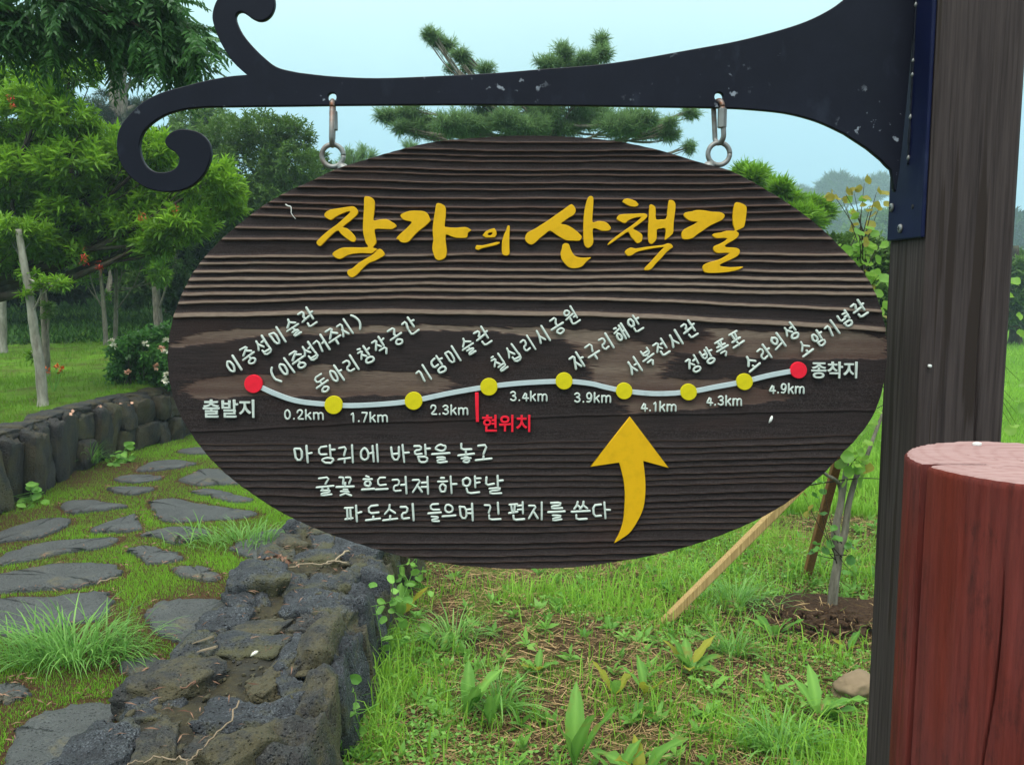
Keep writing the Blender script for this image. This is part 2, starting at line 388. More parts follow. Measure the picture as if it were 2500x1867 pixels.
# ------------------------------------------------------------------ stepping-stone path
def c_a(X, Y): return (X / 3.16, 1000 + Y / 3.16)
def c_b(X, Y): return (X / 2.212, 1250 + Y / 2.212)
STONES = [
 (c_a, [(-90, 985), (150, 895), (350, 845), (500, 835), (545, 860), (450, 920), (280, 980), (0, 1015), (-80, 1025)]),
 (c_a, [(-60, 1165), (100, 1090), (300, 1030), (600, 1000), (850, 985), (915, 1000), (800, 1050), (500, 1100), (250, 1150), (0, 1195), (-60, 1205)]),
 (c_a, [(-120, 1300), (150, 1240), (400, 1200), (700, 1185), (880, 1195), (935, 1240), (880, 1280), (700, 1340), (450, 1375), (100, 1395), (-120, 1390)]),
 (c_b, [(-90, 500), (0, 470), (300, 455), (540, 430), (590, 460), (600, 485), (560, 560), (400, 600), (200, 650), (60, 660), (-60, 620)]),
 (c_a, [(475, 740), (530, 705), (700, 695), (800, 715), (900, 725), (980, 740), (800, 765), (600, 785), (530, 780)]),
 (c_a, [(820, 605), (950, 595), (1100, 595), (1200, 605), (1100, 635), (1000, 650), (900, 630)]),
 (c_a, [(880, 530), (960, 505), (1100, 500), (1220, 510), (1225, 530), (1100, 550), (980, 552)]),
 (c_a, [(1060, 460), (1130, 410), (1250, 390), (1400, 388), (1500, 415), (1400, 435), (1200, 465), (1110, 470)]),
 (c_a, [(1380, 312), (1500, 290), (1550, 290), (1680, 315), (1580, 336), (1420, 332)]),
 (c_a, [(1390, 540), (1480, 490), (1560, 455), (1700, 455), (1760, 490), (1850, 560), (1700, 570), (1560, 575), (1490, 570)]),
 (c_a, [(1475, 630), (1560, 610), (1700, 625), (1850, 665), (1950, 685), (1900, 705), (1750, 700), (1600, 660)]),
 (c_a, [(1160, 700), (1250, 685), (1350, 680), (1500, 715), (1700, 745), (1900, 775), (1980, 790), (1880, 825), (1600, 845), (1400, 855), (1270, 850), (1210, 790), (1170, 740)]),
 (c_a, [(700, 920), (800, 880), (950, 830), (1060, 810), (1040, 860), (1100, 900), (1000, 930), (850, 935), (740, 935)]),
 (c_a, [(1080, 960), (1250, 915), (1450, 905), (1560, 915), (1600, 950), (1480, 990), (1400, 1020), (1330, 1020), (1200, 975)]),
 (c_a, [(970, 1080), (1050, 1060), (1150, 1055), (1250, 1085), (1350, 1110), (1370, 1160), (1200, 1175), (1120, 1165), (1060, 1110)]),
 (c_a, [(1340, 1230), (1450, 1215), (1580, 1225), (1650, 1260), (1700, 1300), (1560, 1310), (1450, 1290)]),
 (c_a, [(1780, 1060), (1900, 990), (1990, 940), (2150, 920), (2230, 915), (2260, 980), (2160, 1100), (2030, 1170), (1900, 1120)]),
 (c_b, [(790, 540), (870, 480), (1000, 465), (1180, 470), (1240, 480), (1130, 600), (1060, 680), (960, 690), (860, 640), (800, 590)]),
 (c_b, [(650, 820), (760, 790), (860, 790), (850, 830), (780, 870), (700, 860)]),
 (c_b, [(-90, 950), (0, 925), (60, 915), (130, 930), (150, 970), (60, 1010), (0, 1020), (-80, 1010)]),
 (c_b, [(60, 1210), (150, 1120), (350, 1050), (550, 1025), (710, 1040), (640, 1110), (500, 1200), (450, 1400), (100, 1450), (10, 1380)]),
]
SP = []
path = empty('path', (-2.3, 5.5, 0)); 
def build_path():
    global path
    bpy.data.objects.remove(path)
    xs = np.linspace(0, 1, 26); ys = np.arange(1.2, 9.6, .12); X = []
    Yg, Ug = np.meshgrid(ys, xs, indexing='ij'); l = lwx(Yg) + .02
    Xg = l + (RW0 + .1 - l) * Ug
    Z = gz(Xg, Yg) + .006 + .004 * np.sin(Xg * 9) * np.sin(Yg * 7)
    V = np.stack([Xg, Yg, Z], -1).reshape(-1, 3); n, m = Xg.shape
    i = np.arange(n - 1)[:, None] * m; j = np.arange(m - 1)[None]
    F = np.stack([i + j, i + j + 1, i + m + j + 1, i + m + j], -1).reshape(-1, 4)
    b = NB('path_soil'); c = b.coord(); f = b.noise(c, 60, 5, .7)
    k = b.mix(b.ramp(f, (.3, 0.), (.7, 1.)), (.026, .014, .007), (.105, .060, .028))
    mat = b.done(b.pbsdf(k, .95, 0, .1, b.bump(f, .8, .02)))
    path = tag(mesh_obj('path', V, F, mat, None, None, True, (-2.3, 5.5, 0)), 'grassy path of stepping stones between two lava walls', 'path', kind='structure')
    for fn, pl in STONES:
        P = np.array([onz(*fn(x, y), .0)[:2] for x, y in pl]); S = spline(P, 5, True)
        c = S.mean(0); S = S + RNG.normal(0, .009, S.shape); SP.append(S)
        h = RNG.uniform(.000, .008); k = len(S)
        rings = [(1.0, -.03), (1.0, h - .008), (.965, h), (.72, h + .004), (.4, h + .002)]
        V = np.concatenate([np.concatenate([c + (S - c) * s, np.full((k, 1), z) + (snoise(np.c_[c + (S - c) * s, np.zeros(k)], 11, 3)[:, None] * .004 if s < 1 else 0)], 1) for s, z in rings])
        V = np.concatenate([V, [[c[0], c[1], h]]])
        i = np.arange(len(rings) - 1)[:, None] * k; j = np.arange(k)[None]; j2 = (j + 1) % k
        F4 = np.stack([i + j, i + j2, i + k + j2, i + k + j], -1).reshape(-1, 4)
        b0 = (len(rings) - 1) * k; jj = np.arange(k); F3 = np.stack([b0 + jj, b0 + (jj + 1) % k, np.full(k, len(V) - 1)], -1)
        if np.cross(S[1] - S[0], S[2] - S[1]) < 0 and False: pass
        area = .5 * np.sum(S[:, 0] * np.roll(S[:, 1], -1) - S[:, 1] * np.roll(S[:, 0], -1))
        if area < 0: F4 = F4[:, ::-1]; F3 = F3[:, ::-1]
        mesh_obj('stepping_stone', V, [F4, F3], M['slab'], path, None, True, (c[0], c[1], 0))
build_path()

# ------------------------------------------------------------------ stones of the dry walls
def cubegrid(n):
    idx = {}; V = []; F = []
    def vid(p):
        k = tuple(np.round(p, 5))
        if k not in idx: idx[k] = len(V); V.append(p)
        return idx[k]
    g = np.linspace(-1, 1, n + 1)
    for ax in range(3):
        for sg in (-1, 1):
            for a in range(n):
                for b_ in range(n):
                    q = []
                    for (da, db) in ((0, 0), (1, 0), (1, 1), (0, 1)):
                        p = np.zeros(3); p[ax] = sg; p[(ax + 1) % 3] = g[a + da]; p[(ax + 2) % 3] = g[b_ + db]; q.append(vid(p))
                    F.append(q if sg > 0 else q[::-1])
    return np.array(V), np.array(F)
CG = {n: cubegrid(n) for n in (3, 5, 8, 12, 16)}
def rock_mesh(size, seed, n=8, k=.45, rough=.10, rot=0.0, tilt=0.0):
    V, F = CG[n]; V = V * (1 - k) + unit(V) * k * 1.15
    g = np.random.default_rng(seed)
    V = V + (V * 0 + 1) * 0
    d = snoise(V, 1.6, seed) * rough * 1.3 + snoise(V, 4.2, seed + 1) * rough * .55 + snoise(V, 9, seed + 2) * rough * .30 + (snoise(V, 19, seed + 3) * rough * .20 + snoise(V, 37, seed + 4) * rough * .12 if n >= 12 else 0)
    V = V * (1 + d[:, None]); V = V * np.asarray(size) / 2
    V[:, 0] += V[:, 2] * g.normal(0, .10); V[:, 1] += V[:, 2] * g.normal(0, .08)
    c, s = math.cos(tilt), math.sin(tilt); V = np.stack([V[:, 0] * c + V[:, 2] * s, V[:, 1], -V[:, 0] * s + V[:, 2] * c], -1)
    c, s = math.cos(rot), math.sin(rot); V = np.stack([V[:, 0] * c - V[:, 1] * s, V[:, 0] * s + V[:, 1] * c, V[:, 2]], -1)
    return V, F
def rock(parent, c, size, seed, mat, n=8, k=.45, rough=.10, rot=0.0, tilt=0.0, name='stone'):
    V, F = rock_mesh(size, seed, n, k, rough, rot, tilt)
    return mesh_obj(name, V + np.asarray(c), F, mat, parent, None, True, c)

def right_wall():
    w = empty('stone_wall', (-1.0, 3.5, -.26), 'low broad lava stone wall with mossy top between path and weedy field', 'wall', 'lava stone walls beside the path')
    ys = np.arange(1.6, 8.2, .05); us = np.linspace(0, 1, 22)
    prof = np.array([(RW0 + .02, -.15), (RW0 + .03, .03), (RW0 + .09, .080), (-1.0, .088), (RW1 - .11, .080), (RW1 - .05, .02), (RW1 + .05, -.33)])
    d = np.r_[0, np.cumsum(np.linalg.norm(np.diff(prof, axis=0), axis=1))]; d /= d[-1]
    X = np.interp(us, d, prof[:, 0]); Z = np.interp(us, d, prof[:, 1])
    V = np.array([(x, y, z) for y in ys for x, z in zip(X, Z)]); V[:, 2] += snoise(V, 14, 11) * .014 + snoise(V, 45, 13) * .008; V[:, 0] += snoise(V, 9, 12) * .015
    n, m = len(ys), len(us); i = np.arange(n - 1)[:, None] * m; j = np.arange(m - 1)[None]
    F = np.stack([i + j, i + j + 1, i + m + j + 1, i + m + j], -1).reshape(-1, 4)[:, ::-1]
    mesh_obj('wall_core', V, F, M['mortar'], w)
    g = np.random.default_rng(21); seed = 100
    y = 1.9
    while y < 7.6:                                    # top stones, row by row
        dy = g.uniform(.17, .30); near = y < 5.4
        nn = 16 if y < 4.2 else 12 if near else 5
        cuts = [RW0, RW0 + g.uniform(.12, .22), g.uniform(-1.02, -.90), RW1 + .015]
        if g.random() < .55: cuts.insert(3, g.uniform(-.86, -.80))
        for a, b_ in zip(cuts[:-1], cuts[1:]):
            seed += 5; ww = (b_ - a)
            edge = b_ > RW1 - .01 or a < RW0 + .01
            h = g.uniform(.17, .22) if edge else g.uniform(.08, .13)
            top = g.uniform(.105, .15) if edge else g.uniform(.098, .135)
            if not edge and g.random() < .08: continue
            mt = M['lava'] if g.random() < .66 else M['lava_brown']
            rock(w, ((a + b_) / 2 + g.normal(0, .012), y + dy / 2 + g.normal(0, .04), top - h / 2), (ww * g.uniform(.95, 1.16), dy * g.uniform(.95, 1.18), h), seed, mt, nn, .40, .26, g.normal(0, .28))
        y += dy
    y = 2.0
    while y < 7.6:                                    # stones of the field side face, leaning outward
        dy = g.uniform(.18, .30); nn = 16 if y < 4 else 12 if y < 6.6 else 5; seed += 5
        rock(w, (RW1 + .035 + g.normal(0, .012), y + dy / 2, -.13), (.16, dy * .96, g.uniform(.36, .44)), seed, M['lava_brown'] if g.random() < .55 else M['lava'], nn, .40, .24, g.normal(0, .12), -.16 + g.normal(0, .05))
        if g.random() < .35:
            seed += 5; rock(w, (RW1 + .10, y + dy / 2, -.27), (.13, dy * .6, .13), seed, M['lava'], 5, .6, .14)
        y += dy
    y = 2.0
    while y < 7.6:                                    # path side
        dy = g.uniform(.2, .34); seed += 5
        rock(w, (RW0 + .02, y + dy / 2, .0), (.10, dy * .95, .15), seed, M['lava'], 5, .4, .1); y += dy
right_wall()
def wall_rubble():
    g = np.random.default_rng(77); V0, F0 = CG[3]; Vs, Fs, n = [], [], 0
    for k in range(800):
        y = 2.1 + 4.0 * g.random() ** 1.2; x = g.uniform(RW0 + .03, RW1 - .02); s = g.uniform(.008, .020) if g.random() < .85 else g.uniform(.02, .045)
        V = (V0 * .75 + unit(V0) * .25) * (1 + .5 * snoise(V0, 2.0, int(g.integers(1, 60)))[:, None]) * s * .5 * g.uniform(.5, 1.3, 3) * [1, 1, .6] + [x, y, .089 + s * .12]
        Vs.append(V); Fs.append(F0 + n); n += len(V)
    mesh_obj('wall_rubble', np.concatenate(Vs), np.concatenate(Fs), M['lava_brown'], None, None, True, (0, 0, 0))['kind'] = 'stuff'
wall_rubble()

def left_wall():
    w = empty('stone_wall', (-3.6, 7, 0), 'dark lava stone retaining wall holding up the lawn on the far side of the path', 'wall', 'lava stone walls beside the path')
    ys = np.arange(3.5, 13, .2); V = []
    for y in ys:
        x = lwx(y)
        for dx, z in ((.04, -.05), (-.02, .30), (-.05, .43), (-.15, .44), (-.19, .2)): V.append((x + dx, y, z))
    V = np.array(V); n, m = len(ys), 5; i = np.arange(n - 1)[:, None] * m; j = np.arange(m - 1)[None]
    F = np.stack([i + j, i + m + j, i + m + j + 1, i + j + 1], -1).reshape(-1, 4)[:, ::-1]
    mesh_obj('wall_core', V, F, M['lava_dark'], w)
    g = np.random.default_rng(5); seed = 900; y = 3.8
    while y < 11.5:
        dy = g.uniform(.16, .30); seed += 5; x = lwx(y + dy / 2); ang = math.atan2(-(lwx(y + dy) - lwx(y)), dy)
        big = g.random() < .6
        hs = [(.0, .46)] if big else [(.0, .22), (.22, .46)]
        for z0, z1 in hs:
            seed += 5
            rock(w, (x + g.normal(.0, .02), y + dy / 2, (z0 + z1) / 2 - .01), (.17, dy * .97, (z1 - z0) * 1.03), seed, M['lava_dark'] if g.random() < .75 else M['lava_brown'], 12 if y < 9.5 else 5, .34, .15, ang, .06)
        seed += 5
        rock(w, (x - .08, y + dy / 2 + .05, .455), (.20, dy * 1.1, .09), seed, M['lava_dark'], 12 if y < 9.5 else 5, .4, .22, ang + g.normal(0, .2))
        y += dy
left_wall()
# ------------------------------------------------------------------ sign post
YS = 1.21                                             # plane of bracket and board
def build_post():
    p = empty('sign_post', (.60, 1.21, -.26), 'tall square dark brown timber post that carries the scrolled iron bracket', 'post')
    V, F = [], []
    x0, x1, y0, y1 = .544, .659, 1.152, 1.268
    zs = np.linspace(-.3, 2.45, 40); c = .004
    prof = np.array([(x0 + c, y0), (x1 - c, y0), (x1, y0 + c), (x1, y1 - c), (x1 - c, y1), (x0 + c, y1), (x0, y1 - c), (x0, y0 + c)])
    # subdivide front so a drying check can be cut in
    fr = np.array([(x, y0) for x in np.linspace(x0 + c, x1 - c, 60)])
    prof = np.concatenate([fr, prof[2:]])
    V = []
    for z in zs:
        q = prof.copy()
        xc = .622 - .004 * math.sin(z * 2.2) + .003 * math.sin(z * 7)
        amp = .005 * np.clip((1.72 - z) * 3, 0, 1) * (.5 + .5 * math.sin(z * 3 + 1) ** 2)
        q[:60, 1] += amp * np.exp(-((q[:60, 0] - xc) / .0016) ** 2)
        V.append(np.c_[q, np.full(len(q), z)])
    m = len(prof); V = np.concatenate(V); n = len(zs)
    i = np.arange(n - 1)[:, None] * m; j = np.arange(m)[None]; j2 = (j + 1) % m
    F = np.stack([i + j, i + j2, i + m + j2, i + m + j], -1).reshape(-1, 4)
    mesh_obj('post_timber', V, F, M['post'], p, None, False)
    mesh_obj('post_cap', box((.6015, 1.21, 2.462), (.13, .13, .03)), BOXF, M['post'], p, None, False)
    q = at(2268, 893, 1.150); V, F, C = tube(np.array([q, q + [0, -.004, 0]]), .0022, 8); mesh_obj('nail', V, [F, C], M['silk'], p)
build_post()

def flat_shape(name, loops, thick, bev, mat, parent, y_front, loc=None):
    """filled 2D outline(s) (world x,z) extruded along y; front face at y_front"""
    cu = bpy.data.curves.new(name, 'CURVE'); cu.dimensions = '2D'; cu.fill_mode = 'BOTH'
    o_ = np.array(loops[0]).mean(0)
    for L_ in loops:
        sp = cu.splines.new('POLY'); sp.points.add(len(L_) - 1); sp.use_cyclic_u = True
        for p, (x, z) in zip(sp.points, L_): p.co = (x - o_[0], z - o_[1], 0, 1)
    cu.extrude = thick / 2 - bev; cu.bevel_depth = bev; cu.bevel_resolution = 1; cu.offset = -bev * .8
    t = bpy.data.objects.new('t', cu); COL.objects.link(t)
    me = bpy.data.meshes.new_from_object(t.evaluated_get(bpy.context.evaluated_depsgraph_get()))
    bpy.data.objects.remove(t); bpy.data.curves.remove(cu)
    n = len(me.vertices); co = np.empty(n * 3, np.float32); me.vertices.foreach_get('co', co); co = co.reshape(-1, 3)
    w = np.stack([co[:, 0], -co[:, 2], co[:, 1]], -1); me.vertices.foreach_set('co', w.astype(np.float32).ravel()); me.update()
    me.name = name; me.materials.clear()
    return link(name, me, mat, parent, (o_[0], y_front + thick / 2, o_[1]))
def xz(pts, Y=YS, f=None):
    return [(lambda q: (q[0], q[2]))(at(*(f(x, y) if f else (x, y)), Y)) for x, y in pts]

BR = [(2060, 0), (2026, 25), (1971, 53), (1903, 76), (1802, 102), (1700, 121), (1496, 156), (1324, 171), (1202, 181), (1066, 188), (922, 193), (818, 189), (750, 182), (720, 177.5), (677, 166), (642, 139), (613, 110), (592.5, 84), (581, 61), (577, 45), (582, 34), (592.5, 31), (604, 37), (616, 46), (633, 53), (650.6, 50), (665, 36), (672, 14.5), (668, -9), (650, -26), (624, -33), (590, -31), (560.5, -21), (537, -3), (526, 17), (521, 41), (524, 61), (534, 90), (552, 125), (575, 157), (605.5, 185), (560.5, 189), (502, 200), (450, 213.5), (401, 227), (366, 243), (340, 261), (313.6, 288), (296, 314), (289, 343), (290, 375), (302, 407), (325, 436), (360, 459), (395, 468), (430, 468), (467.5, 456), (497, 430), (514, 395), (517, 369), (510, 346), (491, 327), (467.5, 319), (438.5, 318), (417, 328), (406, 345), (412, 360), (430, 373), (440, 386), (437, 404), (424, 417), (403.6, 422), (380, 420), (360, 407), (347, 383.5), (342.6, 357), (350, 328), (366, 308), (392, 289), (421, 276), (459, 267), (502, 263), (560, 262), (720, 260), (886, 258), (1157, 257), (1383, 259), (1564, 261.6), (1763.5, 265), (1848, 270), (1924.6, 279), (1997, 299), (2060, 328), (2115, 364), (2149, 392), (2172.5, 415), (2193, 414), (2262, -340), (2225, -300), (2190, -220), (2150, -130), (2110, -60)]
def circle(c, r, n=20): return [(c[0] + r * math.cos(a), c[1] + r * math.sin(a)) for a in np.linspace(0, 2 * math.pi, n, endpoint=False)]
H1, H2 = (812, 239), (1753.5, 238)
def build_bracket():
    b = empty('sign_bracket', (.0, YS, 1.76), 'navy black wrought iron arm with curled scroll ends fixed to the post', 'bracket')
    sharp = {40, 93, 94, 95, 99}
    P = np.array(BR, float); parts = []; cur = [P[0]]
    # smooth runs between the sharp corners
    cuts = [0, 40, 92, 93, 94, 98]
    runs = [P[0:41], P[40:93], P[92:94], P[93:95], P[94:]]
    out = []
    for r in runs:
        s = spline(r, 4) if len(r) > 3 else np.array(r)
        out.extend(s[:-1].tolist())
    out.append(P[-1].tolist())
    holes = [circle(H1, 11), circle(H2, 11)]
    flat_shape('scroll_arm', [xz(out)] + [xz(h) for h in holes], .009, .0012, M['iron'], b, YS - .0045)
    # steel strip screwed to the post's left face (lies in the plane x = const)
    zt, zb = 2.0, at(2170, 590, 1.262)[2]
    f = mesh_obj('mounting_strip', box((.5405, 1.2095, (zt + zb) / 2), (.0055, .106, zt - zb)), BOXF, M['flange'], b, None, False); bevel(f, .0022)
    zz = np.arange(zb + .10, 1.95, .004)
    Pw = np.c_[np.full(len(zz), .5372), np.full(len(zz), YS - .0062), zz]
    rw = .0016 + .0011 * np.abs(np.sin(zz * 33 + 2)) ** 10 + .0004 * np.sin(zz * 420)
    V, F, C = tube(Pw, rw, 6); mesh_obj('weld_bead', V, [F, C], M['iron'], b)
    for zq, ln in ((22, 10), (155, 12), (188, 8), (290, 12), (388, 12)):
        d = ray(2222 - zq * .03, zq); q = EYE + d * (.5368 / d[0]); q[1] = YS - .0068
        V, F, C = tube(np.array([q + [0, 0, -.004], q + [-.0004, -.0006, -.001], q + [0, 0, .002], q + [.0003, 0, .0042]]), np.array([.0006, .0024, .0016, .0005]), 7); mesh_obj('weld_spatter', V, [F, C], M['galv'], b, np.zeros(len(V)))
    for px, py in ((2178, 507), (2199, 558)):
        d = ray(px, py); q = EYE + d * (.5375 / d[0])
        V, F, C = tube(np.array([q, q - [.0022, 0, 0], q - [.003, 0, 0]]), np.array([.0062, .0058, .004]), 12)
        s = mesh_obj('screw', V, [F, C], M['galv'], b, np.zeros(len(V)))
        for r in (0, 1):
            bx = box(q - [.0031, 0, 0], (.0008, .006 if r else .0012, .0012 if r else .006)); mesh_obj('screw_slot', bx, BOXF, M['crack'], s, None, False)
    d = ray(2228, 505); q = EYE + d * (.5376 / d[0]); V, F, C = tube(np.array([q + [.001, 0, 0], q - [.0004, 0, 0]]), .0035, 10)
    mesh_obj('screw_hole', V, [F, C], M['crack'], b)
build_bracket()

def torus(c, r, r2, axis, n=40, k=12, a0=0, a1=2 * math.pi):
    a = np.linspace(a0, a1, n); u, v = axis
    P = np.asarray(c) + np.cos(a)[:, None] * r * np.asarray(u) + np.sin(a)[:, None] * r * np.asarray(v)
    return tube(P, r2, k)
def build_links():
    for (hx, hy), ring, nut_x, lab in ((H1, (812, 380), 1, 'grey screw link hanging in the bracket hole above the board, nearer the scroll ends'), (H2, (1755, 374.5), -1, 'grey screw link with rusty top hanging in the bracket hole nearer the post')):
        h = at(hx, hy + 5, YS); rc = at(*ring, YS); top = h[2] - .001; bot = rc[2] + .0115
        l = empty('quick_link', (h[0], YS, h[2]), lab, 'chain link', 'screw links holding the board')
        # oval link in a plane turned slightly from the depth direction
        tw = .12 if nut_x > 0 else .42
        ux = np.array([math.sin(tw), -math.cos(tw), 0]); hw = .0095; rr = .0036
        zt, zb = top - .001, bot + .002
        P = []
        for a in np.linspace(0, math.pi, 12): P.append(np.array([h[0], YS, zt - hw]) + ux * hw * math.cos(a) + np.array([0, 0, 1]) * hw * math.sin(a))
        for a in np.linspace(math.pi, 2 * math.pi, 12): P.append(np.array([rc[0], YS, zb + hw]) + ux * hw * math.cos(a) + np.array([0, 0, 1]) * hw * math.sin(a))
        P.append(P[0]); P = np.array(P); V, F, C = tube(P, rr, 10)
        tz = np.clip((V[:, 2] - (zt - .020)) / .012, 0, 1); tz = np.maximum(tz, .12)
        mesh_obj('link_rod', V, [F, C], M['galv'], l, tz)
        s = 1 if nut_x < 0 else -1
        c = np.array([h[0], YS, 0]) + ux * hw * s
        z1, z0 = at(hx, 270, YS)[2], at(hx, 314, YS)[2]
        V, F, C = tube(np.array([[c[0], c[1], z0 - .001], [c[0], c[1], z0], [c[0], c[1], z1], [c[0], c[1], z1 + .001]]), np.array([.0048, .0062, .0062, .0048]), 6)
        mesh_obj('link_nut', V, [F, C], M['galv'], l, np.full(len(V), .08), False)
build_links()

# ------------------------------------------------------------------ the oval board
OUT = [(1206, 334), (1292, 331.5), (1405, 335), (1509.5, 346), (1609, 367), (1713, 398), (1785, 418), (1852, 453), (1929, 500), (1997, 551), (2060, 612), (2100, 655), (2128, 697), (2150, 752), (2163, 815), (2165, 878), (2153, 955), (2127, 1022), (2084, 1078), (2062, 1100), (2001, 1164), (1918, 1228), (1825, 1279), (1700, 1327), (1593, 1355), (1500, 1371), (1410, 1382), (1310, 1387), (1223, 1386), (1111, 1378), (999, 1360), (925, 1342), (800, 1301), (723, 1268), (680, 1246), (625, 1211), (560, 1163), (500, 1103), (445, 1022), (416, 942), (410, 858), (424, 772), (457, 692), (490, 640), (525, 600), (560, 567), (636, 507), (700, 469), (760, 442), (818, 414), (899, 388), (976, 366), (1066, 346)]
B_UP = [(338, 348, 338, 4), (358, 369, 360, 4), (371, 382, 374, 4), (384, 395, 388, 4), (405, 416, 409, 5), (416, 428, 421, 5), (436, 448, 441, 5), (457, 464, 458, 5), (478, 486, 480, 6), (496, 508, 496.6, 6), (509.5, 524, 512, 6), (529, 540, 533, 7), (559, 565, 558, 7), (584.6, 584, 581, 8), (626.5, 622, 622.5, 8), (642.7, 639, 639.5, 7.5), (662, 659, 663.7, 8.5), (680, 676, 683, 10), (697, 693, 701, 9), (714, 708, 718, 10), (732, 728, 755, 9), (764, 764, 797, 13)]
B_LO = [(1044, 1022, 1011, 2.5), (1085, 1082, 1067, 3), (1099, 1097, 1084, 2.5), (1112, 1111, 1098, 2.5), (1127, 1128, 1117, 2.5), (1143, 1143.5, 1131, 2.5), (1160, 1161, 1148, 2.5), (1174, 1175, 1160, 2.5), (1191, 1190, 1175, 2.5), (1211, 1213, 1194, 2.5), (1233, 1231, 1212, 2.5), (1248, 1246, 1229, 2.5), (1260, 1258, 1241, 2.5), (1272, 1270, 1254, 2.5), (1286, 1284, 1268, 2.5), (1300, 1299, 1282, 2.5), (1327, 1325, 1308, 2.5), (1340, 1338.5, 1321, 2.5), (1358, 1356, 1340, 2.5), (1374, 1371, 1355, 2.5), (1392, 1388, 1372, 2)]
def r7(X, Y): return (400 + X / 2.458, 680 + Y / 2.458)
def r8(X, Y): return (1260 + X / 2.353, 640 + Y / 2.353)
TANS = [(.85, [r7(*p) for p in [(20, 392), (100, 370), (200, 335), (300, 312), (420, 302), (560, 305), (700, 292), (850, 283), (1100, 293), (1300, 281), (1600, 278), (1800, 285), (2212, 305), (2212, 335), (1800, 313), (1550, 315), (1300, 322), (1100, 338), (850, 343), (700, 346), (540, 352), (400, 372), (250, 392), (100, 410), (30, 418)]]),
        (.62, [r7(*p) for p in [(115, 665), (130, 640), (200, 605), (400, 580), (600, 578), (770, 570), (830, 535), (900, 515), (1000, 512), (1050, 540), (1200, 556), (1500, 558), (1680, 578), (1725, 620), (1690, 680), (1400, 700), (1000, 708), (600, 702), (300, 718), (170, 725)]]),
        (.85, [r8(*p) for p in [(-20, 372), (150, 375), (300, 385), (500, 395), (620, 430), (560, 470), (430, 470), (250, 442), (-20, 412)]]),
        (.62, [r8(*p) for p in [(200, 415), (480, 395), (620, 430), (760, 470), (880, 520), (910, 565), (860, 600), (845, 640), (880, 668), (1000, 672), (1250, 672), (1330, 700), (1600, 760), (1560, 790), (1300, 822), (900, 852), (640, 870), (600, 800), (520, 740), (440, 680), (410, 580), (340, 480)]]),
        (.68, [r8(*p) for p in [(1080, 378), (1300, 392), (1500, 402), (1700, 395), (1900, 392), (2135, 435), (2140, 552), (1800, 560), (1450, 556), (1210, 535), (1150, 480), (1160, 430)]]),
        (.45, [r8(*p) for p in [(1100, 420), (1160, 430), (1150, 480), (1210, 535), (1050, 520), (900, 520), (780, 478), (900, 450), (1020, 455)]])]
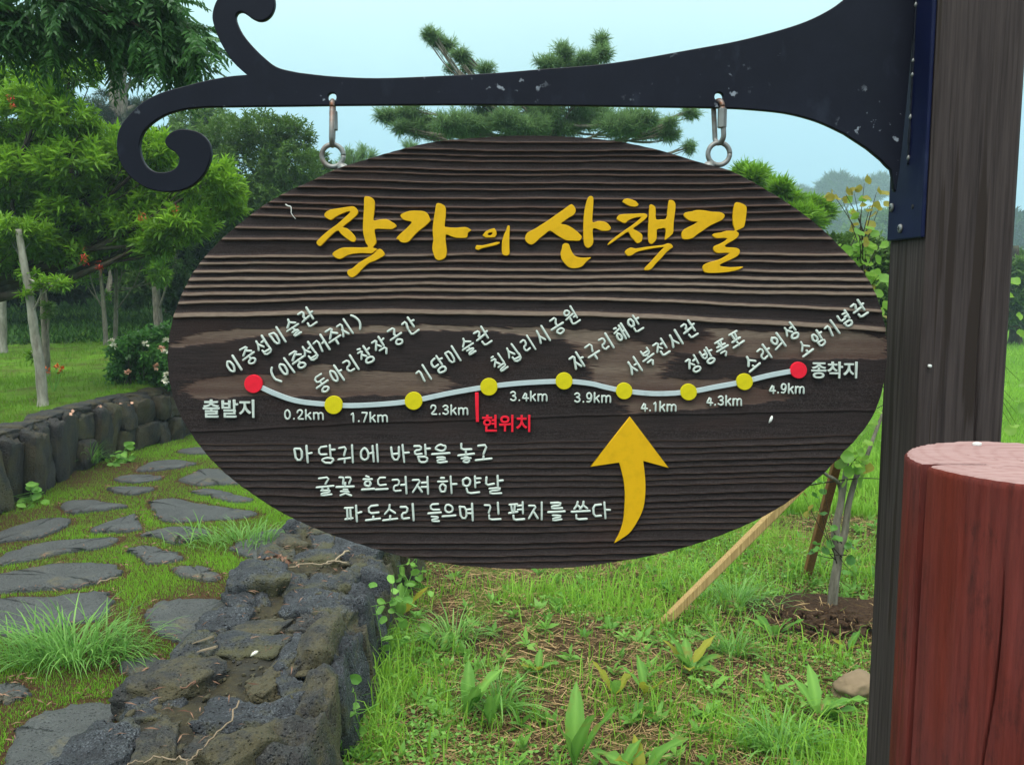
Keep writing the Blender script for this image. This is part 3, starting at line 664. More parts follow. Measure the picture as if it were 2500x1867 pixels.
def build_board():
    ctr = at(1288, 858, YS)
    s = empty('trail_sign', (ctr[0], YS, ctr[2]), 'oval dark wooden trail sign with raised yellow and white lettering hanging from the iron bracket', 'sign')
    th = .022; yf = YS - th / 2
    O = spline(np.array(OUT, float), 6, True); O = O + np.c_[np.sin(np.arange(len(O)) * 1.7), np.sin(np.arange(len(O)) * 2.9)] * .5
    ymin, ymax = O[:, 1].min(), O[:, 1].max()
    yr = np.concatenate([ymin + .3 + np.array([0, .4, 1, 1.8, 3]), np.linspace(ymin + 5, ymax - 5, 560), ymax - .3 - np.array([3, 1.8, 1, .4, 0])])
    xl, xr = [], []
    for y in yr:
        a, b = O, np.roll(O, -1, 0); m = (a[:, 1] > y) != (b[:, 1] > y)
        t = (y - a[m, 1]) / (b[m, 1] - a[m, 1]); xx = a[m, 0] + t * (b[m, 0] - a[m, 0]); xl.append(xx.min()); xr.append(xx.max())
    xl, xr = np.array(xl), np.array(xr); nc = 150
    u = .5 - .5 * np.cos(np.linspace(0, math.pi, nc)); u = .75 * np.linspace(0, 1, nc) + .25 * u
    PX = xl[:, None] + (xr - xl)[:, None] * u[None]; PY = np.repeat(yr[:, None], nc, 1)
    bands = B_UP + B_LO; K = len(bands); nu = len(B_UP)
    def curve(b):
        L_ = (b[1] - b[0]) / (1260 - 700); q = ((b[2] - b[1]) / (1900 - 1260) - L_) / (1900 - 700)
        xx = np.clip(PX, 330, 2250)
        return b[0] + L_ * (xx - 700) + q * (xx - 700) * (xx - 1260) * (.75 if True else 1)
    wob = lambda k: 1.2 * np.sin(PX / 93 + k * .35) + .5 * np.sin(PX / 37 + k * .8) + .3 * np.sin(PX / 13 + k * 2.1)
    C = np.stack([curve(b) + b[3] * (.5 if k < nu else .1) + wob(k) for k, b in enumerate(bands)])      # bottoms
    C = np.maximum.accumulate(C, 0)
    idx = (C <= PY[None]).sum(0); lo = np.where(idx == 0, -1, 0)
    Cp = np.concatenate([C[:1] - 14, C, C[-1:] + 16]); b0 = np.take_along_axis(Cp, idx[None], 0)[0]; b1 = np.take_along_axis(Cp, (idx + 1)[None], 0)[0]
    thk = np.array([b[3] for b in bands] + [4.])[np.minimum(idx, K)]
    gap = np.maximum(b1 - b0, 3); t = np.clip((PY - b0) / gap, 0, 1)
    H = np.where(idx < nu, .0034, .0030) * np.clip(gap / 15, .55, 1.25); flat = (idx == nu) | (idx == nu + 1)
    H = np.where(flat, .0016, H)
    px_down = b1 - PY                                   # distance above the lip
    edge = np.clip(px_down / 1.7, 0, 1)
    ramp_ = np.clip(1 - (px_down - 2) / np.maximum(thk * 1.15 + 1, 5), 0, 1)
    body = .30 * t ** 1.1 + .70 * ramp_ ** 1.0 if False else None
    up = .12 * t + .88 * ramp_
    dn = .55 * t ** 1.5 + .45 * ramp_
    h = H * np.where(idx < nu, up, dn) * edge
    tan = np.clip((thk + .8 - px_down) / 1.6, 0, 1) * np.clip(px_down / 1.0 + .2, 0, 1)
    tan = tan * np.where(idx < nu, np.clip(.62 + (PY - 560) / 500, .55, .95), .78)  # lower ridge lips tinted pale: skylight highlight painted into the wood colour
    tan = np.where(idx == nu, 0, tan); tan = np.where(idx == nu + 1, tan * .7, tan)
    # broad figure in the middle: soft earlywood exposed
    Q = np.stack([PX.ravel(), PY.ravel()], -1); jit = np.random.default_rng(3).normal(0, 1, (len(Q), 2)) * [9, .9]
    Q = Q + np.c_[6 * np.sin(Q[:, 1] / 5.), 1.2 * np.sin(Q[:, 0] / 23.) + 1.0 * np.sin(Q[:, 0] / 9.)] + jit
    for w, pl in TANS:
        m = inside(Q, pl).reshape(PX.shape); tan = np.where(m & (idx >= nu - 1), np.maximum(tan, w), tan)
        h = h - np.where(m & (idx >= nu), .0007, 0)
    # fine streaky variation along the grain
    P3 = np.stack([PX * .004, PY * .25, 0 * PX], -1).reshape(-1, 3)
    tan = np.clip(tan * (1 + .28 * snoise(P3, 1.0, 77, 9).reshape(PX.shape)) + .05 * snoise(P3 * [1, .4, 1], 1, 78).reshape(PX.shape).clip(0), 0, 1)
    e_ = np.minimum(np.minimum(PX - xl[:, None], xr[:, None] - PX), 40)
    dx, dz = [], []
    h = h * np.clip(e_ / 4 + .3, 0, 1)
    cP, sP = math.cos(PITCH), math.sin(PITCH)
    x_ = (PX - 1250) / FPX; y_ = -(PY - 933.5) / FPX; dy_ = cP + y_ * sP; dz_ = -sP + y_ * cP
    X = x_ * yf / dy_; Z = EYE[2] + dz_ * yf / dy_; Y = yf - h
    nr = len(yr); V = np.stack([X, Y, Z], -1).reshape(-1, 3)
    i = np.arange(nr - 1)[:, None] * nc; j = np.arange(nc - 1)[None]
    F = np.stack([i + j, i + nc + j, i + nc + j + 1, i + j + 1], -1).reshape(-1, 4)
    ring = np.concatenate([np.arange(nc), (np.arange(1, nr) * nc + nc - 1), ((nr - 1) * nc + np.arange(nc - 2, -1, -1)), (np.arange(nr - 2, 0, -1) * nc)])
    Rv = V[ring].copy(); Bk = Rv.copy(); Bk[:, 1] = yf + th; cb = Bk.mean(0)
    n0 = len(V); k = len(ring); V = np.concatenate([V, Rv, Bk, cb[None]])
    a = np.arange(k); b_ = (a + 1) % k
    F2 = np.stack([n0 + a, n0 + b_, n0 + k + b_, n0 + k + a], -1); F3 = np.stack([n0 + k + a, n0 + k + b_, np.full(k, n0 + 2 * k)], -1)
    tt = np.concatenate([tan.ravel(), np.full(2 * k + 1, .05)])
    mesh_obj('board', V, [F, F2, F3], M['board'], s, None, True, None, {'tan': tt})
    return s, yf - .0036
SIGN, YL = build_board()
# eye bolts screwed in the top edge of the board
for rc, base, lab in (((812, 380.5), (831, 404), 'ring bolt nearer the scroll'), ((1755, 376), (1737, 399), 'ring bolt nearer the post')):
    c = at(*rc, YS); V, F, C = torus(c, .0148, .0034, (np.array([1, 0, 0]), np.array([0, 0, 1])))
    e = mesh_obj('eye_bolt', V, [F, C], M['galv'], SIGN, .45 * np.clip((c[0] - V[:, 0]) / .01, 0, 1) if rc[0] < 1000 else np.full(len(V), .15))
    b0 = at(*base, YS); d = unit(b0 - c)
    V, F, C = tube(np.array([b0 - d * .002, b0 + d * .003, b0 + d * .009, b0 + d * .030]), np.array([.0045, .0072, .0085, .006]), 12)
    mesh_obj('bolt_collar', V, [F, C], M['galv'], e, np.zeros(len(V)))

# ---- title letters: cut-out brush shapes
def q1(X, Y): return (760 + X / 5.53, 460 + Y / 5.53)
def q2(X, Y): return (1140 + X / 6.144, 460 + Y / 6.144)
def q3(X, Y): return (1480 + X / 6.144, 460 + Y / 6.144)
TITLE = [
 (q1, [[(180, 360), (200, 325), (265, 290), (400, 268), (520, 250), (580, 250), (625, 295), (632, 340), (590, 390), (520, 450), (425, 525), (480, 540), (540, 590), (590, 650), (605, 690), (585, 720), (545, 720), (470, 670), (400, 610), (365, 570), (300, 610), (220, 690), (165, 745), (125, 782), (90, 765), (75, 730), (95, 700), (150, 645), (250, 560), (350, 490), (440, 410), (525, 330), (515, 312), (480, 320), (380, 360), (300, 410), (265, 430), (215, 405), (190, 385)]]),
 (q1, [[(720, 125), (760, 112), (810, 125), (850, 165), (860, 230), (850, 340), (840, 435), (920, 425), (1020, 418), (1080, 450), (1135, 485), (1150, 515), (1120, 540), (1080, 555), (950, 550), (860, 555), (865, 640), (880, 710), (870, 755), (830, 800), (880, 815), (885, 830), (850, 855), (815, 880), (700, 875), (560, 885), (480, 910), (440, 935), (385, 955), (330, 935), (290, 895), (310, 860), (380, 820), (450, 800), (600, 800), (770, 795), (740, 740), (715, 650), (700, 560), (705, 420), (715, 260)]]),
 (q1, [[(905, 825), (945, 825), (985, 870), (990, 905), (940, 935), (860, 980), (780, 1010), (700, 1080), (640, 1145), (580, 1195), (530, 1200), (490, 1150), (500, 1105), (560, 1080), (640, 1010), (740, 950), (840, 890)]]),
 (q1, [[(1205, 370), (1240, 340), (1330, 308), (1440, 305), (1530, 315), (1575, 350), (1600, 410), (1610, 440), (1540, 510), (1450, 580), (1380, 650), (1330, 710), (1275, 735), (1210, 725), (1185, 695), (1150, 680), (1200, 620), (1280, 550), (1360, 460), (1300, 440), (1240, 420)]]),
 (q1, [[(1690, 215), (1730, 205), (1790, 230), (1815, 275), (1815, 380), (1800, 500), (1820, 525), (1950, 535), (2080, 525), (2130, 545), (2160, 570), (2115, 600), (2110, 650), (2080, 670), (1960, 670), (1880, 645), (1820, 625), (1815, 720), (1830, 830), (1825, 900), (1800, 945), (1730, 972), (1680, 950), (1650, 880), (1635, 800), (1650, 700), (1640, 560), (1655, 420), (1675, 300)]]),
 (q2, [[(235, 705), (280, 650), (340, 620), (410, 600), (440, 640), (445, 690), (420, 735), (340, 740), (280, 740)], [(308, 690), (328, 668), (377, 660), (384, 685), (352, 707), (320, 707)]]),
 (q2, [[(125, 895), (145, 855), (230, 858), (340, 835), (440, 808), (490, 808), (490, 825), (440, 852), (340, 875), (230, 900), (170, 928), (135, 915)]]),
 (q2, [[(605, 575), (625, 560), (643, 580), (637, 700), (635, 880), (640, 970), (620, 1000), (585, 1010), (530, 985), (525, 880), (530, 790), (560, 690), (590, 630)]]),
 (q2, [[(1545, 250), (1580, 248), (1615, 285), (1630, 340), (1600, 400), (1530, 440), (1460, 490), (1405, 535), (1480, 548), (1570, 590), (1650, 650), (1715, 715), (1720, 735), (1690, 785), (1600, 785), (1490, 780), (1400, 735), (1330, 690), (1245, 635), (1180, 680), (1080, 760), (1000, 835), (940, 840), (890, 800), (870, 745), (910, 665), (1010, 615), (1120, 545), (1230, 475), (1340, 395), (1450, 320)]]),
 (q2, [[(1815, 145), (1850, 120), (1885, 130), (1895, 180), (1890, 300), (1880, 430), (1885, 515), (1960, 495), (2050, 500), (2110, 530), (2150, 580), (2155, 610), (2120, 635), (2020, 640), (1950, 610), (1890, 605), (1885, 700), (1895, 780), (1880, 850), (1820, 895), (1770, 865), (1750, 780), (1745, 600), (1755, 400), (1780, 250)]]),
 (q2, [[(1435, 850), (1475, 825), (1525, 838), (1545, 890), (1570, 950), (1620, 1015), (1700, 1040), (1790, 1042), (1850, 1035), (1850, 1050), (1790, 1100), (1740, 1160), (1680, 1190), (1600, 1200), (1530, 1185), (1470, 1130), (1420, 1060), (1405, 970), (1425, 910)]]),
 (q3, [[(240, 200), (270, 165), (320, 155), (380, 170), (440, 195), (482, 240), (470, 265), (430, 280), (350, 270), (300, 245)]]),
 (q3, [[(155, 460), (190, 405), (260, 390), (420, 385), (570, 380), (610, 405), (605, 440), (540, 500), (460, 560), (400, 605), (450, 635), (520, 680), (540, 720), (530, 790), (465, 825), (420, 780), (370, 730), (330, 655), (250, 700), (150, 770), (40, 845), (22, 840), (60, 795), (160, 715), (270, 635), (380, 560), (470, 490), (522, 438), (500, 430), (400, 450), (320, 490), (280, 525), (210, 500)]]),
 (q3, [[(650, 255), (690, 252), (730, 280), (740, 350), (742, 465), (820, 470), (900, 455), (915, 350), (935, 200), (960, 178), (1005, 190), (1035, 240), (1030, 350), (1010, 500), (1005, 600), (995, 680), (890, 772), (875, 750), (890, 680), (880, 600), (820, 605), (755, 625), (755, 750), (700, 825), (665, 832), (635, 800), (625, 700), (630, 560), (640, 400)]]),
 (q3, [[(280, 965), (300, 925), (370, 890), (440, 905), (600, 880), (780, 860), (860, 850), (920, 828), (970, 840), (998, 880), (960, 910), (900, 960), (820, 1050), (740, 1130), (680, 1205), (620, 1230), (565, 1220), (590, 1180), (650, 1120), (740, 1020), (830, 920), (865, 884), (780, 890), (640, 912), (490, 945), (430, 970), (380, 1005), (320, 1012)]]),
 (q3, [[(1160, 405), (1190, 365), (1280, 350), (1350, 330), (1470, 335), (1580, 355), (1700, 360), (1755, 385), (1772, 415), (1740, 470), (1640, 520), (1540, 570), (1440, 640), (1350, 700), (1290, 750), (1180, 768), (1130, 740), (1135, 660), (1180, 610), (1280, 560), (1370, 505), (1280, 495), (1210, 465)]]),
 (q3, [[(1935, 222), (1980, 215), (2050, 240), (2100, 285), (2095, 400), (2070, 560), (2030, 600), (1945, 640), (1980, 670), (1975, 720), (1920, 770), (1830, 820), (1775, 860), (1800, 885), (1900, 890), (1975, 905), (2000, 950), (1970, 1010), (1880, 1060), (1780, 1105), (1700, 1145), (1720, 1170), (1850, 1185), (1960, 1180), (2030, 1175), (2045, 1185), (1980, 1220), (1880, 1245), (1780, 1260), (1600, 1270), (1480, 1260), (1445, 1210), (1460, 1150), (1560, 1105), (1690, 1070), (1790, 1015), (1845, 970), (1750, 970), (1650, 970), (1605, 920), (1620, 870), (1700, 835), (1780, 790), (1810, 755), (1760, 745), (1650, 750), (1590, 710), (1620, 680), (1720, 665), (1800, 640), (1900, 640), (1930, 625), (1900, 540), (1895, 420), (1910, 290)]]),
]
for fn, loops in TITLE:
    flat_shape('title_stroke', [xz(spline(np.array(l, float), 2, True).tolist() if len(l) > 12 else l, YL, fn) for l in loops], .0046, .0006, M['gold'], SIGN, YL - .0022)

# ---- route line, stops, arrow, position mark
def ribbon(name, pts, wpx, mat, y_front, thick):
    P = spline(np.array(pts, float), 8); T = unit(np.gradient(P, axis=0)); N_ = np.stack([-T[:, 1], T[:, 0]], -1) * wpx / 2
    loop = np.concatenate([P + N_, (P - N_)[::-1]]).tolist()
    return flat_shape(name, [xz(loop, YL)], thick, .0003, mat, SIGN, y_front)
RED1, RED2 = (619.5, 936.6), (1948.7, 903.3)
ribbon('route_line', [RED1, (673.7, 961.8), (732, 980), (815, 988), (860, 990), (940, 986), (1010, 978), (1102, 959), (1193.6, 943.8), (1280, 934.7), (1377, 931), (1439, 936), (1478, 945), (1523.5, 954), (1601, 961), (1680.7, 956.6), (1750, 944), (1817, 931.5), (1880, 916), RED2], 11.5, M['line'], YL - .0012, .0036)
for i, (c, r) in enumerate([(RED1, 22), ((815, 988), 22), ((1010, 978), 21.5), ((1193.6, 943.8), 21), ((1377, 929.6), 20.5), ((1523.5, 954), 20), ((1680.7, 956.6), 20), ((1817, 931.5), 20), (RED2, 20)]):
    o = flat_shape('route_stop', [xz(circle(c, r, 36), YL)], .0052, .0005, M['red'] if i in (0, 8) else M['yellow'], SIGN, YL - .0026)
    if i in (0, 8): o['label'] = 'red end disc of the route line'
def qa(X, Y): return (1200 + X / 4.608, 1000 + Y / 4.608)
ARW = [(1555, 78), (1990, 650), (1705, 572)] + spline(np.array([(1705, 572), (1728, 800), (1725, 980), (1700, 1120), (1640, 1250), (1560, 1370), (1470, 1440), (1380, 1495)]), 4)[1:].tolist() + spline(np.array([(1380, 1495), (1440, 1380), (1480, 1250), (1495, 1100), (1500, 950), (1490, 820), (1465, 700), (1435, 590)]), 4)[1:].tolist() + [(1112, 637)]
flat_shape('direction_arrow', [xz(ARW, YL, qa)], .0046, .0006, M['gold'], SIGN, YL - .0022)
flat_shape('position_bar', [xz([(1160, 958), (1168, 958), (1169.5, 1029), (1162, 1029)], YL)], .0046, .0005, M['red'], SIGN, YL - .0022)

# ---- hangul built from strokes
def arc(cx, cy, rx, ry, n=12): return [(cx + rx * math.cos(a), cy + ry * math.sin(a)) for a in np.linspace(math.pi / 2, math.pi / 2 + 2 * math.pi, n + 1)]
JA = {'ㄱ': [[(.05, .88), (.85, .92), (.52, 0)]], 'ㄴ': [[(.12, 1), (.1, .12), (1, .2)]], 'ㄷ': [[(.95, .95), (.1, .93), (.1, .08), (1, .14)]],
      'ㄹ': [[(.08, .95), (.9, .97), (.85, .55), (.12, .48), (.12, .05), (1, .12)]], 'ㅁ': [[(.1, .95), (.92, .92), (.85, .05), (.15, .08), (.1, .95)]],
      'ㅂ': [[(.1, 1), (.14, .04), (.9, .06), (.92, 1)], [(.14, .5), (.9, .52)]], 'ㅅ': [[(.5, 1), (.44, .55), (.0, 0)], [(.46, .55), (1, .05)]],
      'ㅇ': [arc(.5, .48, .44, .46)], 'ㅈ': [[(.05, .93), (.9, .95), (.5, .5), (.0, .0)], [(.5, .5), (1, .02)]],
      'ㅊ': [[(.32, 1.1), (.68, 1.06)], [(.05, .78), (.92, .8), (.5, .42), (.0, .0)], [(.5, .42), (1, .02)]],
      'ㅍ': [[(.05, .93), (.98, .95)], [(.3, .93), (.34, .08)], [(.72, .93), (.66, .08)], [(0, .05), (1, .09)]],
      'ㅎ': [[(.34, 1.08), (.66, 1.06)], [(.05, .78), (.98, .82)], arc(.5, .3, .33, .3)],
      'ㄲ': [[(.0, .9), (.42, .92), (.3, 0)], [(.52, .9), (.98, .92), (.8, 0)]], 'ㅆ': [[(.26, 1), (.22, .5), (.0, 0)], [(.24, .5), (.5, .06)], [(.74, 1), (.7, .5), (.5, .0)], [(.72, .5), (1, .05)]]}
CHO = 'ㄱㄲㄴㄷㄸㄹㅁㅂㅃㅅㅆㅇㅈㅉㅊㅋㅌㅍㅎ'; JUNG = 'ㅏㅐㅑㅒㅓㅔㅕㅖㅗㅘㅙㅚㅛㅜㅝㅞㅟㅠㅡㅢㅣ'
JONG = ' ㄱㄲㄳㄴㄵㄶㄷㄹㄺㄻㄼㄽㄾㄿㅀㅁㅂㅄㅅㅆㅇㅈㅊㅋㅌㅍㅎ'
def put(strokes, x0, y0, x1, y1): return [[(x0 + (x1 - x0) * x, y0 + (y1 - y0) * y) for x, y in s] for s in strokes]
def syll(ch):
    if ch in '()':
        s = 1 if ch == '(' else -1
        return [[(.5 + s * .18 - s * .32 * math.sin(math.pi * t), 1.02 - 1.1 * t) for t in np.linspace(0, 1, 7)]]
    k = ord(ch) - 0xAC00; L_, V_, T_ = CHO[k // 588], JUNG[(k % 588) // 28], JONG[k % 28]
    has = T_ != ' '; S = []
    if V_ in 'ㅏㅐㅑㅓㅔㅕㅣ':
        yb, yt = (.42, 1.0) if has else (.08, .92); vb, vt = (.38, 1.08) if has else (-.02, 1.06)
        S += put(JA[L_], 0, yb, .50, yt); m = (vb + vt) / 2 + .02
        if V_ == 'ㅣ': S += [[(.80, vt), (.82, vb)]]
        if V_ == 'ㅏ': S += [[(.72, vt), (.74, vb)], [(.74, m), (1.0, m + .02)]]
        if V_ == 'ㅑ': S += [[(.72, vt), (.74, vb)], [(.74, m + .12), (1.0, m + .14)], [(.74, m - .12), (1.0, m - .10)]]
        if V_ == 'ㅓ': S += [[(.84, vt), (.85, vb)], [(.56, m), (.84, m + .01)]]
        if V_ == 'ㅕ': S += [[(.84, vt), (.85, vb)], [(.55, m + .13), (.84, m + .14)], [(.55, m - .13), (.84, m - .12)]]
        if V_ == 'ㅐ': S += [[(.66, vt - .06), (.67, vb + .04)], [(.92, vt), (.93, vb)], [(.66, m), (.92, m)]]
        if V_ == 'ㅔ': S += [[(.74, vt - .06), (.75, vb + .04)], [(.95, vt), (.96, vb)], [(.54, m), (.74, m)]]
        if has: S += put(JA[T_], .18, -.08, .92, .30)
    elif V_ in 'ㅗㅜㅠㅡ':
        if has:
            S += put(JA[L_], .14, .64, .88, 1.08); yv = .45 if V_ != 'ㅗ' else .42
            S += put(JA[T_], .2, -.10, .84, .24)
        else:
            S += put(JA[L_], .14, .48 if V_ != 'ㅗ' else .44, .88, 1.05); yv = .26 if V_ != 'ㅗ' else .08
        S += [[(-.02, yv), (1.02, yv + .04)]]
        if V_ == 'ㅗ': S += [[(.5, yv + .02), (.5, yv + .24)]]
        if V_ == 'ㅠ': S += [[(.34, yv), (.32, yv - .16)], [(.68, yv), (.70, yv - .16)]]
        if V_ == 'ㅜ': S += [[(.52, yv), (.52, yv - (.16 if has else .34))]]
    else:
        yo = .30 if has else 0
        S += put(JA[L_], .04, .46 + yo * .75, .58, 1.0 + yo * .12)
        vb, vt = (.26, 1.10) if has else (-.04, 1.06); yv = .18 + yo * 1.0
        S += [[(.86, vt), (.87, vb)]]
        if V_ in 'ㅢㅟㅝ': S += [[(-.02, yv), (.70, yv + .08)]]
        if V_ in 'ㅟㅝ': S += [[(.34, yv), (.32, yv - .22)]]
        if V_ == 'ㅝ': S += [[(.62, yv - .10), (.86, yv - .08)]]
        if V_ == 'ㅘ': S += [[(-.02, yv), (.70, yv + .06)], [(.30, yv), (.30, yv + .22)], [(.87, .66), (1.08, .68)]]
        if has: S += put(JA[T_], .2, -.10, .95, .20)
    return S
def stroke_tube(P, w, d):
    """raised rounded stroke: P (n,2) in metres; returns V,F (x, y toward viewer negative, z)"""
    P = np.asarray(P, float); Q = [P[0]]
    for a, b in zip(P[:-1], P[1:]):
        Q += [a * .75 + b * .25, a * .25 + b * .75]
    Q.append(P[-1]); Q = np.array(Q)
    keep = np.r_[True, np.linalg.norm(np.diff(Q, axis=0), axis=1) > w * .12]; Q = Q[keep]
    if len(Q) < 2: Q = np.array([P[0], P[-1]])
    T = unit(np.gradient(Q, axis=0)); t0, t1 = T[0], T[-1]
    pts = [Q[0] - t0 * w * .5, Q[0] - t0 * w * .32] + list(Q) + [Q[-1] + t1 * w * .32, Q[-1] + t1 * w * .5]
    sc = [.25, .75] + [1] * len(Q) + [.75, .25]; TT = np.concatenate([[t0, t0], T, [t1, t1]])
    N_ = np.stack([-TT[:, 1], TT[:, 0]], -1); prof = [(-.5, 0), (-.5, .55), (-.30, .92), (0, 1), (.30, .92), (.5, .55), (.5, 0)]
    V = np.array([[(p[0] + n[0] * w * s * u), -d * (hh if s == 1 else hh * (.6 + .4 * s)), p[1] + n[1] * w * s * u] for p, n, s in zip(pts, N_, sc) for u, hh in prof])
    m = len(prof); n = len(pts); i = np.arange(n - 1)[:, None] * m; j = np.arange(m - 1)[None]
    F = np.stack([i + j, i + j + 1, i + m + j + 1, i + m + j], -1).reshape(-1, 4)
    return V, F
PXM = (at(1251, 900, YL) - at(1250, 900, YL))[0]
lg = np.random.default_rng(4)
def letter(ch, c, ang, w, h, sw, name, mat=None):
    o = at(c[0], c[1], YL); mb = MB(); ca, sa = math.cos(ang), math.sin(ang)
    for s in syll(ch):
        s = np.array(s) + lg.normal(0, .018, (len(s), 2)); P = (s - [.5, .48]) * [w * PXM, h * PXM]
        P = np.stack([P[:, 0] * ca - P[:, 1] * sa, P[:, 0] * sa + P[:, 1] * ca], -1)
        V, F = stroke_tube(P, sw * PXM * lg.uniform(.92, 1.1), .0024); V[:, 1] += lg.uniform(-.0001, .0001) + .0006
        mb.add(V + o, F)
    return mb.build(name, mat or M['white'], SIGN, True, o)
NAMES = [('이중섭미술관', (571, 891), (751, 777)), ('(이중섭거주지)', (670, 917), (872, 783)), ('동아리창작공간', (786, 937), (1002, 798)), ('기당미술관', (1035, 914), (1178, 823)), ('칠십리시공원', (1219, 886), (1395, 773)), ('자구리해안', (1411, 881), (1551, 792)), ('서복전시관', (1549, 894), (1683, 806)), ('정방폭포', (1694, 890), (1797, 830)), ('소라의성', (1835, 887), (1932, 810)), ('소암기념관', (1966, 851), (2097, 756))]
for txt, a, b in NAMES:
    n = len(txt); ang = math.atan2(a[1] - b[1], b[0] - a[0])
    for i, ch in enumerate(txt):
        t = i / (n - 1); c = (a[0] + (b[0] - a[0]) * t, a[1] + (b[1] - a[1]) * t); k = 1 - .10 * (c[0] - 600) / 1400
        letter(ch, c, ang - .02, 31 * k, 38 * k, 5.3, 'name_letter')
POEM = [(1110, 2, [('마', 740), ('당', 798), ('귀', 847), ('에', 901), ('바', 976), ('람', 1030), ('을', 1076), ('놓', 1137), ('고', 1180)]),
        (1188, 2, [('귤', 794), ('꽃', 843), ('흐', 898), ('드', 932), ('러', 978), ('져', 1029), ('하', 1092), ('얀', 1150), ('날', 1206)]),
        (1256, 3, [('파', 862), ('도', 911), ('소', 952), ('리', 997), ('들', 1061), ('으', 1096), ('며', 1140), ('긴', 1204), ('편', 1263), ('지', 1311), ('를', 1358), ('쓴', 1417), ('다', 1468)])]
for y, rise, ls in POEM:
    for k, (ch, x) in enumerate(ls):
        gap = min([abs(x - q[1]) for i, q in enumerate(ls) if i != k])
        letter(ch, (x, y - rise * (x - 700) / 250), .03, min(44, gap * .84), 39, 5.2, 'poem_letter')
def text_part(name, body, cx, cy, wpx, hpx, off, mat, hm=None):
    cu = bpy.data.curves.new(name, 'FONT'); cu.body = body; cu.size = 1; cu.extrude = .02; cu.offset = off; cu.bevel_depth = .008
    t = bpy.data.objects.new('t', cu); COL.objects.link(t)
    me = bpy.data.meshes.new_from_object(t.evaluated_get(bpy.context.evaluated_depsgraph_get())); bpy.data.objects.remove(t); bpy.data.curves.remove(cu)
    n = len(me.vertices); co = np.empty(n * 3, np.float32); me.vertices.foreach_get('co', co); co = co.reshape(-1, 3)
    mn, mx = co.min(0), co.max(0); o = at(cx, cy, YL)
    x = (co[:, 0] - (mn[0] + mx[0]) / 2) / (mx[0] - mn[0]) * wpx * PXM; z = (co[:, 1] - (mn[1] + mx[1]) / 2) / (mx[1] - mn[1]) * hpx * PXM
    y = -(co[:, 2] - mn[2]) / (mx[2] - mn[2]) * .0030 + .0006
    me.vertices.foreach_set('co', np.stack([x, y, z], -1).astype(np.float32).ravel()); me.update(); me.name = name; me.materials.clear()
    return link(name, me, mat, SIGN, o)
DG = {'0': ([arc(.5, .5, .42, .5)], .62), '1': ([[(.2, .78), (.58, 1), (.58, 0)]], .5), '2': ([[(.08, .72), (.18, .95), (.5, 1.02), (.82, .92), (.86, .68), (.55, .36), (.05, .02), (.95, .02)]], .62),
      '3': ([[(.08, .86), (.42, 1.02), (.84, .88), (.80, .62), (.40, .54)], [(.40, .54), (.90, .42), (.90, .12), (.46, -.02), (.06, .14)]], .62), '4': ([[(.68, 0), (.68, 1), (.04, .28), (.04, .26), (1, .26)]], .64),
      '7': ([[(.06, .98), (.94, .98), (.90, .94), (.36, 0)]], .6), '9': ([arc(.48, .68, .40, .33), [(.88, .70), (.86, .36), (.60, .02), (.14, .06)]], .62), '.': ([[(.5, .03), (.52, .06)]], .24),
      'k': ([[(.1, 0), (.1, 1.02)], [(.86, .70), (.16, .28)], [(.42, .44), (.9, 0)]], .6), 'm': ([[(.05, 0), (.05, .70)], [(.05, .46), (.16, .68), (.40, .70), (.50, .5), (.50, 0)], [(.50, .46), (.62, .68), (.84, .70), (.95, .5), (.95, 0)]], 1.0)}
def distance(txt, cx, cy, w, h):
    o = at(cx, cy, YL); mb = MB(); gap = .20; tot = sum(DG[q][1] for q in txt) + gap * (len(txt) - 1); x = -tot / 2; k = w / tot
    for q in txt:
        st, ww = DG[q]
        for s in st:
            s = np.array(s); P = np.stack([(x + s[:, 0] * ww) * k * PXM, (s[:, 1] - .5) * h * PXM], -1); P += lg.normal(0, .15 * PXM, P.shape)
            V, F = stroke_tube(P, 4.2 * PXM, .0022); V[:, 1] += .0006 + lg.uniform(-.0001, .0001); mb.add(V + o, F)
        x += ww + gap
    mb.build('distance_lettering', M['white'], SIGN, True, o)
for t, x, y, w in (('0.2km', 742, 1012, 101), ('1.7km', 901, 1018, 96), ('2.3km', 1097, 1000.5, 97), ('3.4km', 1291, 967, 95), ('3.9km', 1447, 970.5, 94), ('4.1km', 1608, 992, 91), ('4.3km', 1768, 978, 91), ('4.9km', 1921, 948.5, 90)):
    distance(t, x, y, w - 5, 22.5)
text_part('start_lettering', '출발지', 559, 997, 126, 45, .010, M['white'])
text_part('end_lettering', '종착지', 2036, 903, 112, 41, .010, M['white'])
text_part('position_lettering', '현위치', 1236, 1033, 118, 42, .010, M['red'])

# things stuck on the board
P = np.array([at(x, y, YL - .003) for x, y in [(697, 499), (703, 503), (710, 505), (711, 515), (711, 520), (716, 528), (722, 535)]])
V, F, C = tube(spline(P, 4), np.linspace(.0010, .0003, 25), 6); tag(mesh_obj('silk_thread', V, [F, C], M['silk'], None, None, True, P[0]), 'thin white wisp of silk stuck on the board left of the yellow title', 'thread')
c = at(1882, 1022, YL - .003); V, F, C = tube(np.array([c + [-.0025, 0, -.006], c + [-.001, -.001, -.003], c + [.0005, -.001, .001], c + [.0015, 0, .004]]), np.array([.0006, .0018, .0022, .0010]), 8)
tag(mesh_obj('moth_cocoon', V, [F, C], M['silk'], None, None, True, c), 'tiny white cocoon clinging to the board under the last distance figure', 'cocoon')

